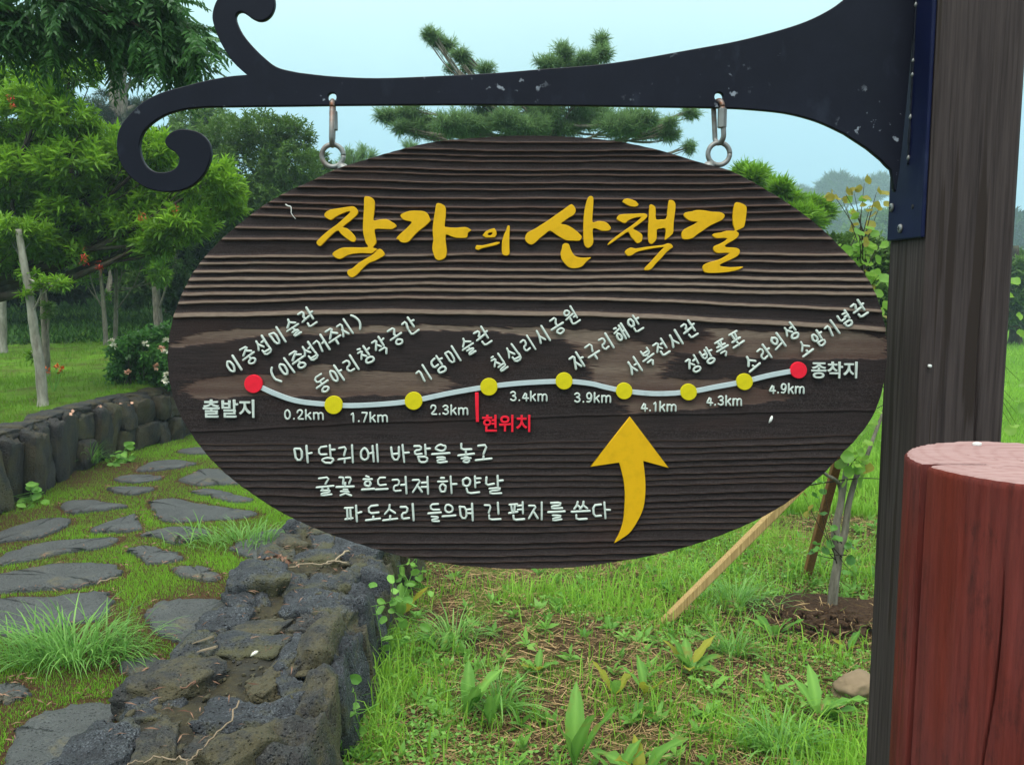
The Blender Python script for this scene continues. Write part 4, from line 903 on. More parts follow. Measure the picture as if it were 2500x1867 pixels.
# ------------------------------------------------------------------ red log bollard in the foreground
def build_log():
    Y = .72; c = at(2534, 1130, Y); r = .1; zt = c[2]
    lg_ = empty('log_bollard', (c[0], Y, -.26), 'thick round red-brown stained log with a pale sawn top in the right foreground', 'bollard')
    base = np.linspace(0, 2 * np.pi, 220, endpoint=False); kerf = R(185); CR = 230
    extra = np.concatenate([kerf + np.linspace(-.06, .06, 25), R(CR) + np.linspace(-.26, .14, 130)])
    th = np.unique(np.round(np.concatenate([base, extra]) % (2 * np.pi), 5)); m = len(th)
    zs = np.concatenate([np.linspace(-.28, zt - .9, 8), np.linspace(zt - .86, zt - .006, 70), [zt - .002, zt]])
    V = []
    def rad(th, z):
        p = np.stack([np.cos(th), np.sin(th), np.full_like(th, z * 1.1)], -1)
        rr = r * (1 + .012 * snoise(p, 2.2, 31) + .006 * snoise(p, 6, 32)) + .0005 * np.sin(th * 47 + 2 * np.sin(z * 5))
        dk = np.angle(np.exp(1j * (th - kerf - .01 * math.sin(z * 6))))
        rr = rr - .030 * np.clip(1 - np.abs(dk) / .045, 0, 1) ** .6
        zc = zt - z; ct = R(CR - 1.6 * math.sin(zc * 9) - 26 * np.clip(zc - .1, 0, .5) - .9 * math.sin(zc * 31)) 
        dc = np.angle(np.exp(1j * (th - ct))); amp = .010 * np.clip((zc - .06) * 12, 0, 1)
        return rr - amp * np.clip(1 - np.abs(dc) / .009, 0, 1)
    for z in zs:
        rr = rad(th, z) - (.0015 if z == zs[-1] else 0)
        V.append(np.stack([c[0] + rr * np.cos(th), Y + rr * np.sin(th), np.full(m, z)], -1))
    V = np.concatenate(V); n = len(zs); i = np.arange(n - 1)[:, None] * m; j = np.arange(m)[None]; j2 = (j + 1) % m
    F = np.stack([i + j, i + j2, i + m + j2, i + m + j], -1).reshape(-1, 4)
    mesh_obj('log_body', V, F, M['log'], lg_)
    # sawn end with a short drying check running in from the groove
    rings = np.linspace(1, 0.02, 70); V = []
    rr = rad(th, zs[-1]) - .0015
    for s in rings:
        x = c[0] + rr * s * np.cos(th); y = Y + rr * s * np.sin(th); z = np.full(m, zt + .0005)
        p = np.stack([x, y, z], -1); dk = np.angle(np.exp(1j * (th - kerf)))
        # check line: from kerf point toward +x
        kx, ky = c[0] + r * .74 * math.cos(kerf), Y + r * .74 * math.sin(kerf)
        d_ = np.abs(y - ky + .05 * (x - kx)); ins = (x > kx - .03) & (x < kx + .026)
        z = z - np.where(ins, .016 * np.clip(1 - d_ / .0034, 0, 1), 0)
        for (ux, uy, uang, ul) in ((.10, -.42, .5, .030), (-.25, .15, 2.4, .026), (.30, .35, .9, .034), (-.05, -.05, 1.7, .022), (-.5, -.2, .25, .03)):
            ox, oy = c[0] + r * ux, Y + r * uy; du = (x - ox) * math.cos(uang) + (y - oy) * math.sin(uang); dv = -(x - ox) * math.sin(uang) + (y - oy) * math.cos(uang) + .0012 * np.sin(du * 300)
            z = z - np.where((du > 0) & (du < ul), .004 * np.clip(1 - np.abs(dv) / .0013, 0, 1), 0)
        z = z + .0006 * snoise(p, 60, 41) + .0004 * np.sin(y * 900 + 6 * snoise(p, 20, 42)) - .001 * (s > .98)
        V.append(np.stack([x, y, z], -1))
    V = np.concatenate(V); n = len(rings); i = np.arange(n - 1)[:, None] * m
    F = np.stack([i + j, i + j2, i + m + j2, i + m + j], -1).reshape(-1, 4); last = (n - 1) * m + np.arange(m)
    V = np.concatenate([V, [[c[0], Y, zt + .0005]]]); F3 = np.stack([last, np.roll(last, -1), np.full(m, len(V) - 1)], -1)
    mesh_obj('sawn_top', V, [F, F3], M['logtop'], lg_, None, True, (c[0] + .02, Y + .03, zt))
    q = onz(2385, 1084, zt + .002); tag(rock(None, q, (.0075, .005, .0035), 77, M['silk'], 3, .6, .1, name='snail_shell'), 'tiny pale shell lying on the sawn top of the red log', 'shell')
build_log()
# ------------------------------------------------------------------ grass and ground cover
def frames(D):
    D = unit(D); r = np.where(np.abs(D[:, 2:3]) > .9, [[1., 0, 0]], [[0., 0, 1.]]); A = unit(np.cross(D, r)); return D, A, np.cross(A, D)
def blades(name, P, h, w, lean, mat, g, tint=None, parent=None, kind='stuff', label=None, loc=(0, 0, 0), thin=None):
    n = len(P); az = g.uniform(0, 6.283, n); d = np.c_[np.cos(az), np.sin(az), np.zeros(n)]
    a2 = az + math.pi / 2 + g.normal(0, .5, n); s = np.c_[np.cos(a2), np.sin(a2), np.zeros(n)] * (w / 2)[:, None]
    up = np.array([0, 0, 1.])
    mid = P + up * (h * .6)[:, None] + d * (h * lean * .35)[:, None]
    tip = P + up * (h * (1 - .35 * lean))[:, None] + d * (h * lean)[:, None]
    V = np.stack([P - s, P + s, mid + s * .75, mid - s * .75, tip], 1).reshape(-1, 3)
    i = np.arange(n)[:, None] * 5; F4 = i + np.array([[0, 1, 2, 3]]); F3 = i + np.array([[3, 2, 4]])
    if thin is not None:                                # far blades: one triangle each
        thin = np.broadcast_to(thin, (n,)); F4 = F4[~thin]; F3 = np.concatenate([F3[~thin], (i + np.array([[0, 1, 4]]))[thin]])
    if tint is None: tint = g.uniform(0, 1, n)
    o = mesh_obj(name, V, [F4, F3], mat, parent, np.repeat(tint, 5), True, loc)
    if kind: o['kind'] = kind
    if label: o['label'] = label
    return o
def in_stones(P, mg=1.0):
    m = np.zeros(len(P), bool)
    for S in SP:
        c = S.mean(0); m |= inside(P, c + (S - c) * mg)
    return m
def seg_noise(P, f, seed): return snoise(np.c_[P, np.zeros(len(P))], f, seed)
def path_grass():
    g = np.random.default_rng(31); n = 400000
    y = 2.0 + (12.5 - 2.0) * g.random(n) ** 1.55; l = lwx(y) + .03; x = l + (RW0 - .02 - l) * g.random(n) ** .82
    P = np.c_[x, y]; k = ~in_stones(P, .90) & (~in_stones(P, .98) | (g.random(n) < .5))
    rim = in_stones(P, 1.16) | in_stones(P + [0, -.05], 1.02)
    k &= ~(rim & (g.random(n) < .70)); k &= ~((x > RW0 - .10) & (g.random(n) < .55))
    dens = seg_noise(P, 3.0, 51) + .6 * seg_noise(P, 8, 52); k &= (g.random(n) < np.clip(.95 + .5 * dens, .25, 1))
    P = P[k]; dens = dens[k]; rim = rim[k]; n = len(P)
    h = g.uniform(.016, .036, n) * np.where(rim, .7, 1) * (1 + .3 * np.clip(dens, -1, 1)); w = g.uniform(.0022, .0042, n) * (.6 + P[:, 1] * .09)
    blades('path_grass', np.c_[P, gz(P[:, 0], P[:, 1])], h, w, g.uniform(.1, .7, n), M['lawn'], g, np.clip(.5 + .35 * dens + g.normal(0, .22, n), 0, 1), thin=P[:, 1] > 3.6)
path_grass()
def lawn_grass():
    g = np.random.default_rng(32); n = 190000
    y = 5.0 + 15 * g.random(n) ** 1.5; x = lwx(y) - .17 - (.42 * y + .6) * g.random(n) ** 1.1
    P = np.c_[x, y]; dens = seg_noise(P, 1.3, 53) + .6 * seg_noise(P, 4, 54); k = g.random(n) < np.clip(.62 + .7 * dens, .06, 1); P = P[k]; dens = dens[k]; n = len(P)
    h = g.uniform(.025, .06, n) * (1 + .02 * P[:, 1]); w = g.uniform(.004, .008, n) * (.4 + P[:, 1] * .08)
    blades('lawn_grass', np.c_[P, gz(P[:, 0], P[:, 1])], h, w, g.uniform(.1, .8, n), M['lawn_far'], g, np.clip(.45 + .3 * dens + g.normal(0, .22, n), 0, 1), thin=True)
    n = 60000; y = 12.5 + 14 * g.random(n); x = -3.8 - 15 * g.random(n); P = np.c_[x, y]
    h = g.uniform(.04, .22, n); w = g.uniform(.02, .06, n)
    blades('undergrowth', np.c_[P, gz(x, y)], h, w, g.uniform(.3, 1.3, n), M['shade_leaf'], g, thin=True)
lawn_grass()
def field_cover():
    g = np.random.default_rng(33); n = 240000
    y = 2.7 + 5.3 * g.random(n) ** 1.2; x = -.72 + (.62 * y + .9) * g.random(n)
    P = np.c_[x, y]; d = seg_noise(P, 2.6, 55) + .7 * seg_noise(P, 6.5, 56) + .4 * seg_noise(P, 17, 57)
    d += np.clip((y - 4.6) * .35, 0, 1.0) + np.where(x < -.45, .35, 0)
    soil = np.hypot(x - 1.75, (y - 4.45) * 1.0) < .42
    k = (g.random(n) < np.clip(.27 + .64 * d, .06, 1)) & ~(soil & (g.random(n) < .72)); P = P[k]; d = d[k]; n = len(P)
    tall = g.random(n) < .12
    h = np.where(tall, g.uniform(.07, .17, n), g.uniform(.014, .055, n)) * (1 + .25 * np.clip(d, -1, 1)); w = np.where(tall, g.uniform(.004, .008, n), g.uniform(.0025, .005, n))
    blades('field_grass', np.c_[P, gz(P[:, 0], P[:, 1])], h, w, g.uniform(.15, 1.0, n), M['field'], g, np.clip(.45 + .2 * d + g.normal(0, .25, n), 0, 1), thin=P[:, 1] > 5.2)
    n = 110000; y = 6.5 + 23 * g.random(n) ** 1.4; x = -.7 + (.66 * y + 1.5) * g.random(n); P = np.c_[x, y]
    h = g.uniform(.05, .16, n) * (1 + .015 * y); w = g.uniform(.006, .011, n) * (.5 + y * .07); d = seg_noise(P, 1.1, 58) + .5 * seg_noise(P, 3.1, 59)
    blades('meadow_grass', np.c_[P, gz(x, y)], h, w, g.uniform(.15, .9, n), M['field'], g, np.clip(.6 + .25 * d + g.normal(0, .2, n), 0, 1), thin=P[:, 1] > 9)
    # straw lying on the soil
    n = 38000; y = 2.7 + 4.2 * g.random(n) ** 1.15; x = -.70 + (.60 * y + .8) * g.random(n); P = np.c_[x, y]; d = seg_noise(P, 2.6, 55)
    k = g.random(n) < np.clip(.75 - .45 * d, .15, 1); P = P[k]; n = len(P); az = g.uniform(-3.14, 3.14, n) * np.where(g.random(n) < .5, .35, 1); L = g.uniform(.015, .10, n) * np.where(g.random(n) < .06, 2, 1)
    D = np.c_[np.cos(az), np.sin(az), g.normal(0, .14, n)] * L[:, None] / 2; s = np.c_[-np.sin(az), np.cos(az), g.normal(0, .5, n)] * g.uniform(.0005, .0016, n)[:, None]
    c = np.c_[P, gz(P[:, 0], P[:, 1]) + g.uniform(.003, .028, n)]
    V = np.stack([c - D - s, c - D + s, c + s, c - s, c + D + s, c + D - s], 1).reshape(-1, 3); i = np.arange(n)[:, None] * 6
    o = mesh_obj('dry_straw', V, [np.concatenate([i + np.array([[0, 1, 2, 3]]), i + np.array([[3, 2, 4, 5]])])], M['straw'], None, np.repeat(g.uniform(0, 1, n), 6), True, (0, 0, 0)); o['kind'] = 'stuff'
    # small round clover-like leaves
    n = 60000; y = 2.8 + 3.6 * g.random(n); x = -.70 + (.60 * y + .8) * g.random(n); P = np.c_[x, y]; d = seg_noise(P, 3.1, 60) + .6 * seg_noise(P, 8, 61)
    k = (g.random(n) < np.clip(.12 + .75 * d + np.where(x < -.3, .35, 0), 0.02, 1)) & ~((np.hypot(x - 1.75, y - 4.4) < .4) & (g.random(n) < .85)); P = P[k]; n = len(P)
    c = np.c_[P, gz(P[:, 0], P[:, 1]) + g.uniform(.008, .055, n)]
    w_ = 520; yw = 2.8 + 3.8 * g.random(w_) ** 1.1; xw = -.66 + (.60 * yw + .7) * g.random(w_); kw = (g.random(w_) < np.clip(.5 + .5 * seg_noise(np.c_[xw, yw], 2.2, 62), .1, 1)) & ~(np.hypot(xw - 1.75, yw - 4.4) < .35); xw, yw = xw[kw], yw[kw]; w_ = len(xw)
    pw = np.c_[xw, yw, gz(xw, yw) + g.uniform(.0, .03, w_)]; A_, B_, C_, T_ = whorls(pw, np.tile([[0, 0, 1.]], (w_, 1)) + g.normal(0, .2, (w_, 3)), g.uniform(.1, .9, w_), 9, .075, .34, g, (25, 85), .03)
    leaves('low_weeds', A_, B_, C_, .34, M['weed'], g, None, 'stuff', T_)
    leaves('clover', c, unit(g.normal(size=(n, 3)) * [1, 1, .35]), g.uniform(.008, .026, n), .7, M['weed'], g, None, 'stuff')
def leaf_geo(P, D, L, wr, g, fold=.16):
    n = len(P); D, A, B = frames(D); a = g.normal(0, .55, n); S = A * np.cos(a)[:, None] + B * np.sin(a)[:, None]; N_ = np.cross(S, D); N_ *= np.sign(N_[:, 2:3] + 1e-6)
    L = np.broadcast_to(L, (n,))[:, None]; W = L * wr / 2
    V = np.stack([P, P + D * L * .45 + S * W + N_ * L * fold * .5, P + D * L - N_ * L * .08, P + D * L * .45 - S * W + N_ * L * fold * .5], 1).reshape(-1, 3)
    return V, np.arange(n)[:, None] * 4 + np.array([[0, 1, 2, 3]])
def leaves(name, P, D, L, wr, mat, g, parent=None, kind=None, tint=None, loc=None):
    V, F = leaf_geo(P, D, L, wr, g); n = len(P)
    tint = g.uniform(0, 1, n) if tint is None else tint
    o = mesh_obj(name, V, F, mat, parent, np.repeat(tint, 4), True, loc if loc is not None else (None if parent else (0, 0, 0)))
    if kind: o['kind'] = kind
    return o

# ------------------------------------------------------------------ trees
def tips_in(clumps, g, shell=.55, upb=.55):
    P, D, T = [], [], []
    for c, r, n in clumps:
        d = unit(g.normal(size=(n, 3))); q = d * np.asarray(r) * (g.uniform(shell, 1.05, n) ** .8)[:, None]
        P.append(c + q); D.append(unit(d * [1, 1, .8] + [0, 0, upb] + g.normal(0, .25, (n, 3)))); T.append(np.clip(.35 + .35 * d[:, 2] + g.normal(0, .22, n), 0, 1))  # leaves atop each clump tinted lighter, below darker: overhead light painted in
    return np.concatenate(P), np.concatenate(D), np.concatenate(T)
def whorls(P, D, T, m, L, wr, g, spread=(35, 80), stem=0.0):
    n = len(P); Dn, A, B = frames(D); k = np.arange(m)
    ph = g.uniform(0, 6.28, (n, 1)) + k * 2.399; el = np.radians(g.uniform(spread[0], spread[1], (n, m)))
    rad_ = A[:, None] * np.cos(ph)[..., None] + B[:, None] * np.sin(ph)[..., None]
    dl = Dn[:, None] * np.cos(el)[..., None] + rad_ * np.sin(el)[..., None]
    p = P[:, None] + Dn[:, None] * (-(k / m) * stem)[None, :, None]
    Ls = L * g.uniform(.65, 1.15, (n, m)); t = np.clip(T[:, None] + g.normal(0, .10, (n, m)), 0, 1)
    return p.reshape(-1, 3), dl.reshape(-1, 3), Ls.ravel(), t.ravel()
field_cover()
def px_clump(x, y, rx, ry, Y, n, g, dy=.35, ratio=1.0):
    k = Y / FPX; Yj = Y + g.uniform(-dy, dy); return (at(x, y, Yj), (rx * k, max(rx, ry) * k * ratio, ry * k), n)
def limb(a, b, r0, r1, g, sag=.12, n=7, wig=.04):
    t = np.linspace(0, 1, n)[:, None]; L = np.linalg.norm(b - a); P = a + (b - a) * t; P[:, 2] += (np.sin(t[:, 0] * math.pi) * -sag * L * .5)
    P += snoise(P * 2, 2.0, int(g.integers(1, 500)))[:, None] * np.array([1, .6, .5]) * wig * L * np.sin(t * math.pi)
    return P, np.linspace(r0, r1, n)
def make_tree(name, label, trunk, r0, r1, clumps, mat, bark, g, m=12, L=.07, wr=.24, spread=(35, 80), stem=.05, group=None, cat='tree', base_k=.3, lims=None, upb=.55, twig=True, shell=.5):
    tr = np.array(trunk, float); t = empty(name, tr[0], label, cat, group)
    S = spline(tr, 6); rr = np.linspace(r0, r1, len(S)) * (1 + .05 * np.sin(np.arange(len(S)) * 1.9)); rr[0] *= 1.35; rr[1] *= 1.12
    V, F, C = tube(S, rr, 10); mesh_obj('trunk', V, [F, C], bark, t)
    for c, r, n in (clumps if lims is None else clumps[::lims]):
        c = np.asarray(c); i = int(np.clip(len(S) * (base_k + (1 - base_k) * g.random() ** 1.2), 0, len(S) - 1))
        # leave the trunk at or below the clump
        z = np.where(S[:, 2] < c[2] + .05)[0]; i = min(i, z[-1]) if len(z) else 0; i = max(i, int(len(S) * base_k * .8))
        P, q = limb(S[i], c, rr[i] * (.55 if lims is None and r0 > .12 else .32), max(.006, r1 * .22), g); mb = MB(); add_tube(mb, P, q, 6)
        if twig:
            for _ in range(4):
                d = unit(g.normal(size=3) + [0, 0, .5]); e = c + d * np.asarray(r) * .75; P2, q2_ = limb(P[-3], e, max(.005, r1 * .25), .003, g); add_tube(mb, P2, q2_, 4)
        mb.build('branch', bark, t)
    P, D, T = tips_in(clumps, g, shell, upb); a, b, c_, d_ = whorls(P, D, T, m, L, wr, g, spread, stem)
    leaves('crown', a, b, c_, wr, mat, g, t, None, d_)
    return t
gt = np.random.default_rng(91)
def G(x, Y): return np.array([x, Y, float(gz(x, Y)) - .05])
def gp(px, Y):
    x = (px - 1250) / FPX * Y; return G(x, Y)

# 1 bright whorled-leaf tree reaching in from the left
Y1 = 8.3
CL = [(170, 168, 75, 34), (60, 205, 85, 55), (30, 290, 100, 60), (150, 285, 90, 40), (235, 335, 70, 42), (60, 370, 110, 60), (180, 400, 100, 60), (285, 430, 75, 60), (385, 365, 65, 50), (410, 480, 80, 60), (515, 440, 80, 52), (560, 490, 50, 42), (70, 480, 115, 62), (205, 500, 105, 55), (325, 545, 95, 55), (445, 545, 85, 40), (250, 600, 65, 34), (40, 570, 100, 45), (330, 470, 70, 50), (130, 600, 90, 36), (20, 640, 60, 30), (390, 590, 60, 34), (180, 560, 90, 40), (300, 380, 60, 40), (100, 240, 80, 40), (20, 420, 90, 60), (480, 510, 70, 40)]
t1 = make_tree('bottlebrush_tree', 'spreading bright green tree with dark limbs and a few red flowers at the left edge', [gp(-190, Y1), at(-170, 850, Y1), at(-90, 720, Y1), at(10, 640, Y1), at(130, 560, Y1), at(260, 530, Y1)], .13, .035,
     [px_clump(*c, Y1, int(c[2] * c[3] / 40), gt, .5) for c in CL], M['bright'], M['dark_bark'], gt, 14, .105, .24, (20, 85), .12, None, 'tree', .35, None, .7, True, .62)
for px, py in ((345, 535), (428, 523), (205, 632), (243, 654), (28, 250)):
    c = at(px, py, Y1 - .55); P = c + gt.normal(size=(26, 3)) * [.012, .012, .03]
    leaves('flower', P, gt.normal(size=(26, 3)) + [0, 0, .3], .045, .14, M['petal_red'], gt, t1)
# 2 pale slim trunk on the lawn
Y2 = 7.55
b2 = gp(95, Y2)
make_tree('slim_tree', 'slim pale grey tree with a bent trunk standing on the lawn behind the far wall', [b2, at(98, 900, Y2), at(84, 810, Y2), at(72, 720, Y2), at(58, 640, Y2), at(45, 560, Y2)], .046, .026,
     [px_clump(*c, Y2, int(c[2] * c[3] / 26), gt, .15) for c in [(72, 672, 26, 20), (110, 690, 22, 16), (150, 690, 26, 18), (62, 715, 18, 9), (78, 735, 12, 6), (78, 865, 9, 16), (40, 560, 60, 30)]], M['bright'], M['pale_bark'], gt, 12, .07, .24, (25, 85), .07, 'trees on the lawn')
Y3 = 9.3
make_tree('slim_tree', 'dark slender trunk close behind the bent pale trunk on the lawn', [gp(106, Y3), at(112, 850, Y3), at(106, 740, Y3), at(100, 620, Y3)], .045, .025,
     [px_clump(*c, Y3, int(c[2] * c[3] / 30), gt, .2) for c in [(110, 600, 60, 30), (120, 760, 14, 22), (128, 700, 30, 15)]], M['mid'], M['grey_bark'], gt, 12, .08, .24, (25, 85), .07, 'trees on the lawn')
Y4 = 12.2
make_tree('slim_tree', 'thin pale trunk left of a twin under the low bright lobes', [gp(258, Y4), at(254, 760, Y4), at(247, 680, Y4), at(240, 620, Y4)], .034, .022,
     [px_clump(*c, Y4, int(c[2] * c[3] / 24), gt, .25) for c in [(215, 678, 40, 18), (255, 625, 70, 30), (262, 720, 10, 12), (190, 650, 25, 15), (200, 610, 70, 36), (270, 580, 70, 36)]], M['bright'], M['grey_bark'], gt, 12, .10, .24, (25, 85), .1, 'trees on the lawn')
make_tree('slim_tree', 'thin pale trunk right of a twin under the low bright lobes', [gp(280, Y4 + .3), at(283, 760, Y4 + .3), at(284, 690, Y4 + .3), at(282, 630, Y4 + .3)], .034, .022,
     [px_clump(*c, Y4, int(c[2] * c[3] / 24), gt, .25) for c in [(310, 625, 60, 28), (350, 635, 50, 30), (385, 660, 32, 30), (395, 678, 18, 22), (300, 600, 60, 30), (370, 600, 60, 36), (350, 570, 70, 36)]], M['bright'], M['grey_bark'], gt, 12, .10, .24, (25, 85), .1, 'trees on the lawn')
Y5 = 14
make_tree('slim_tree', 'thicker grey trunk behind the rose bush at the edge of the lawn', [gp(388, Y5), at(384, 750, Y5), at(380, 690, Y5), at(378, 600, Y5)], .075, .05,
     [px_clump(*c, Y5, int(c[2] * c[3] / 40), gt, .4) for c in [(380, 590, 70, 44), (440, 560, 60, 40), (430, 620, 60, 50), (330, 560, 70, 40)]], M['mid'], M['grey_bark'], gt, 12, .11, .26, (25, 85), .1, 'trees on the lawn')
Y6 = 11.6
make_tree('slim_tree', 'pale trunk cut by the left edge of the picture', [gp(4, Y6), at(6, 760, Y6), at(3, 690, Y6), at(-4, 600, Y6)], .055, .04,
     [px_clump(*c, Y6, int(c[2] * c[3] / 34), gt, .4) for c in [(10, 610, 80, 36), (-40, 580, 70, 50), (90, 610, 70, 34), (60, 580, 70, 30)]], M['mid'], M['pale_bark'], gt, 12, .10, .26, (25, 85), .1, 'trees on the lawn')
# dark wood behind the lawn
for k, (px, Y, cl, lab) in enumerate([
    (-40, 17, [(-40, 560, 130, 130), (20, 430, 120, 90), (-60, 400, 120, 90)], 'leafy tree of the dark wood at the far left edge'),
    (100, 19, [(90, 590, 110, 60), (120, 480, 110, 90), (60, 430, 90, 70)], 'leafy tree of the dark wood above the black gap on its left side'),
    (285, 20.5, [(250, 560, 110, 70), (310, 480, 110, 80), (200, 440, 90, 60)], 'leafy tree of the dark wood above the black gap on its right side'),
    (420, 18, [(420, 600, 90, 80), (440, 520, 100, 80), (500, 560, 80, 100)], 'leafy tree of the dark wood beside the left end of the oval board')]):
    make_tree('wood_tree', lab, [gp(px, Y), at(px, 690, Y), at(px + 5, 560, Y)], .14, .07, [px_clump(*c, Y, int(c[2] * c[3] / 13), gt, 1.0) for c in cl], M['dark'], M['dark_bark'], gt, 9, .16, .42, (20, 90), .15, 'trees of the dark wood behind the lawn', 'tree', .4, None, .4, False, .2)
def thicket(name, label, cl, Y, mat, dens, L, kind=None, cat=None, wr=.45, dy=1.2):
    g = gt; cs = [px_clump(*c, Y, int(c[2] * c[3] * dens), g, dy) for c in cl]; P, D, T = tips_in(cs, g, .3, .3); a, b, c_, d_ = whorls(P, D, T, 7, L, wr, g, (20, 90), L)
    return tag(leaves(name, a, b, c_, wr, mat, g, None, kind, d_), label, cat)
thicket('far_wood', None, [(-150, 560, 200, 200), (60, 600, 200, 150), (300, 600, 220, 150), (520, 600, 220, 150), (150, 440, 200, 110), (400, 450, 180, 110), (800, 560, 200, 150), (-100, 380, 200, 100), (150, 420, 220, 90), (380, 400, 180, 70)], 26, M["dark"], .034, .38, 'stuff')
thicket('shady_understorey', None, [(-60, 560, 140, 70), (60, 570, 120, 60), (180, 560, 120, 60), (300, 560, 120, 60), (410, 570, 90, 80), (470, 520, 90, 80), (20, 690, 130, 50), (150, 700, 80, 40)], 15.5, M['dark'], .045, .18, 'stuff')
thicket('hedge_bush', 'mid green bush at the foot of the wood right of the black gap', [(350, 700, 60, 45), (400, 690, 60, 55), (320, 735, 40, 22), (440, 720, 60, 50), (330, 670, 50, 36)], 15.2, M['mid'], .13, .12, None, 'bush')
# olive tree behind the scroll
Y7 = 14.5
make_tree('olive_tree', 'olive green bushy tree behind the scroll end and the left hanging link', [gp(660, Y7), at(650, 640, Y7), at(655, 500, Y7), at(670, 400, Y7)], .12, .05,
     [px_clump(*c, Y7, int(c[2] * c[3] / 15), gt, .8) for c in [(560, 330, 85, 48), (645, 318, 85, 45), (715, 330, 55, 42), (600, 420, 110, 60), (705, 410, 85, 60), (770, 395, 40, 38), (560, 500, 90, 60), (660, 490, 110, 60), (620, 560, 110, 60)]], M['mid'], M['dark_bark'], gt, 10, .095, .34, (20, 85), .12, None, 'tree', .4)
Y8 = 21
make_tree('leafy_tree', 'paler hazy leafy tree showing between the scroll and the olive green tree', [gp(470, Y8), at(470, 600, Y8), at(472, 420, Y8)], .14, .06,
     [px_clump(*c, Y8, int(c[2] * c[3] / 14), gt, .8) for c in [(470, 300, 60, 35), (520, 290, 55, 32), (440, 350, 60, 45), (510, 360, 60, 50), (470, 430, 90, 60)]], M['mid'], M['dark_bark'], gt, 9, .14, .36, (20, 85), .15, None, 'tree', .4)
# grey pine, tall, far left
Y9 = 24
make_tree('grey_pine', 'tall hazy grey-green pine with a bare thick trunk left of the scroll', [gp(296, Y9), at(292, 500, Y9), at(290, 300, Y9), at(287, 160, Y9), at(284, 60, Y9)], .30, .17,
     [px_clump(*c, Y9, int(c[2] * c[3] / 10), gt, .8) for c in [(285, 110, 55, 42), (310, 140, 40, 25), (345, 180, 20, 9), (320, 170, 30, 10), (240, 255, 30, 16), (270, 290, 45, 22), (325, 265, 40, 20), (350, 250, 25, 12), (255, 230, 20, 8), (270, 60, 60, 35)]], M['greypine'], M['grey_bark'], gt, 16, .22, .09, (10, 60), .18, None, 'pine tree', .35)
# central pine above the board
Y10 = 12.0
CP = [(1052, 86, 17, 13), (1066, 98, 18, 12), (1090, 112, 22, 14), (1125, 133, 20, 16), (1143, 163, 22, 12), (1184, 168, 20, 10), (1098, 167, 7, 6), (1372, 128, 22, 20), (1347, 155, 28, 14), (1395, 160, 25, 12), (1425, 145, 26, 18), (1472, 104, 16, 18), (1466, 132, 22, 18), (1440, 160, 30, 10), (953, 280, 28, 18), (1003, 276, 32, 20), (985, 312, 18, 14), (1040, 300, 32, 18), (1112, 300, 50, 26), (1066, 328, 36, 13), (1180, 290, 42, 26), (1238, 296, 36, 26), (1328, 285, 44, 30), (1383, 315, 46, 18), (1450, 280, 50, 26), (1510, 306, 52, 26), (1586, 290, 24, 18), (1563, 325, 28, 13), (1636, 326, 28, 14), (1677, 358, 13, 12), (1686, 276, 24, 11), (1640, 300, 16, 10), (1300, 240, 60, 30), (1180, 230, 60, 25), (1420, 220, 60, 30), (1150, 310, 50, 22), (1280, 310, 60, 26), (1410, 290, 50, 24), (1540, 290, 40, 22), (1600, 318, 34, 18), (1020, 310, 40, 20)]
make_tree('pine_tree', 'fluffy green pine rising behind the oval board with shoots above the iron arm', [gp(1330, Y10), at(1330, 600, Y10), at(1320, 420, Y10), at(1330, 330, Y10), at(1345, 240, Y10)], .11, .05,
     [px_clump(*c, Y10, int(c[2] * c[3] / 5.6) + 8, gt, .5, .8) for c in [(x + gt.normal(0, 3), y + gt.normal(0, 2), p * 1.18, q * 1.15) for x, y, p, q in CP]], M['pine'], M['grey_bark'], gt, 16, .12, .085, (6, 64), .15, None, 'pine tree', .55, None, .45, True, .15)
Y11 = 16
make_tree('young_pine', 'small light green pine peeping over the board beside the left ring bolt', [gp(875, Y11), at(875, 600, Y11), at(880, 420, Y11)], .07, .03,
     [px_clump(*c, Y11, int(c[2] * c[3] / 6) + 5, gt, .4) for c in [(862, 392, 28, 18), (885, 372, 14, 16), (908, 384, 12, 18), (840, 412, 30, 18), (880, 420, 50, 24), (1000, 355, 20, 10), (850, 370, 12, 8)]], M['pine'], M['dark_bark'], gt, 16, .13, .07, (4, 45), .14, 'young pines', 'pine tree', .5, None, .9)
Y12 = 9
make_tree('young_pine', 'bright green young pine behind the right shoulder of the oval board', [gp(1960, Y12), at(1955, 750, Y12), at(1950, 600, Y12), at(1930, 520, Y12)], .06, .03,
     [px_clump(*c, Y12, int(c[2] * c[3] / 7) + 5, gt, .4) for c in [(1812, 424, 15, 18), (1838, 436, 16, 20), (1858, 430, 11, 17), (1880, 455, 22, 14), (1908, 462, 18, 12), (1925, 490, 30, 18), (1965, 508, 34, 20), (2000, 515, 34, 20), (1890, 500, 40, 22), (1940, 540, 60, 30)]], M['bright'], M['grey_bark'], gt, 14, .15, .13, (8, 70), .08, 'young pines', 'pine tree', .5, None, .9)
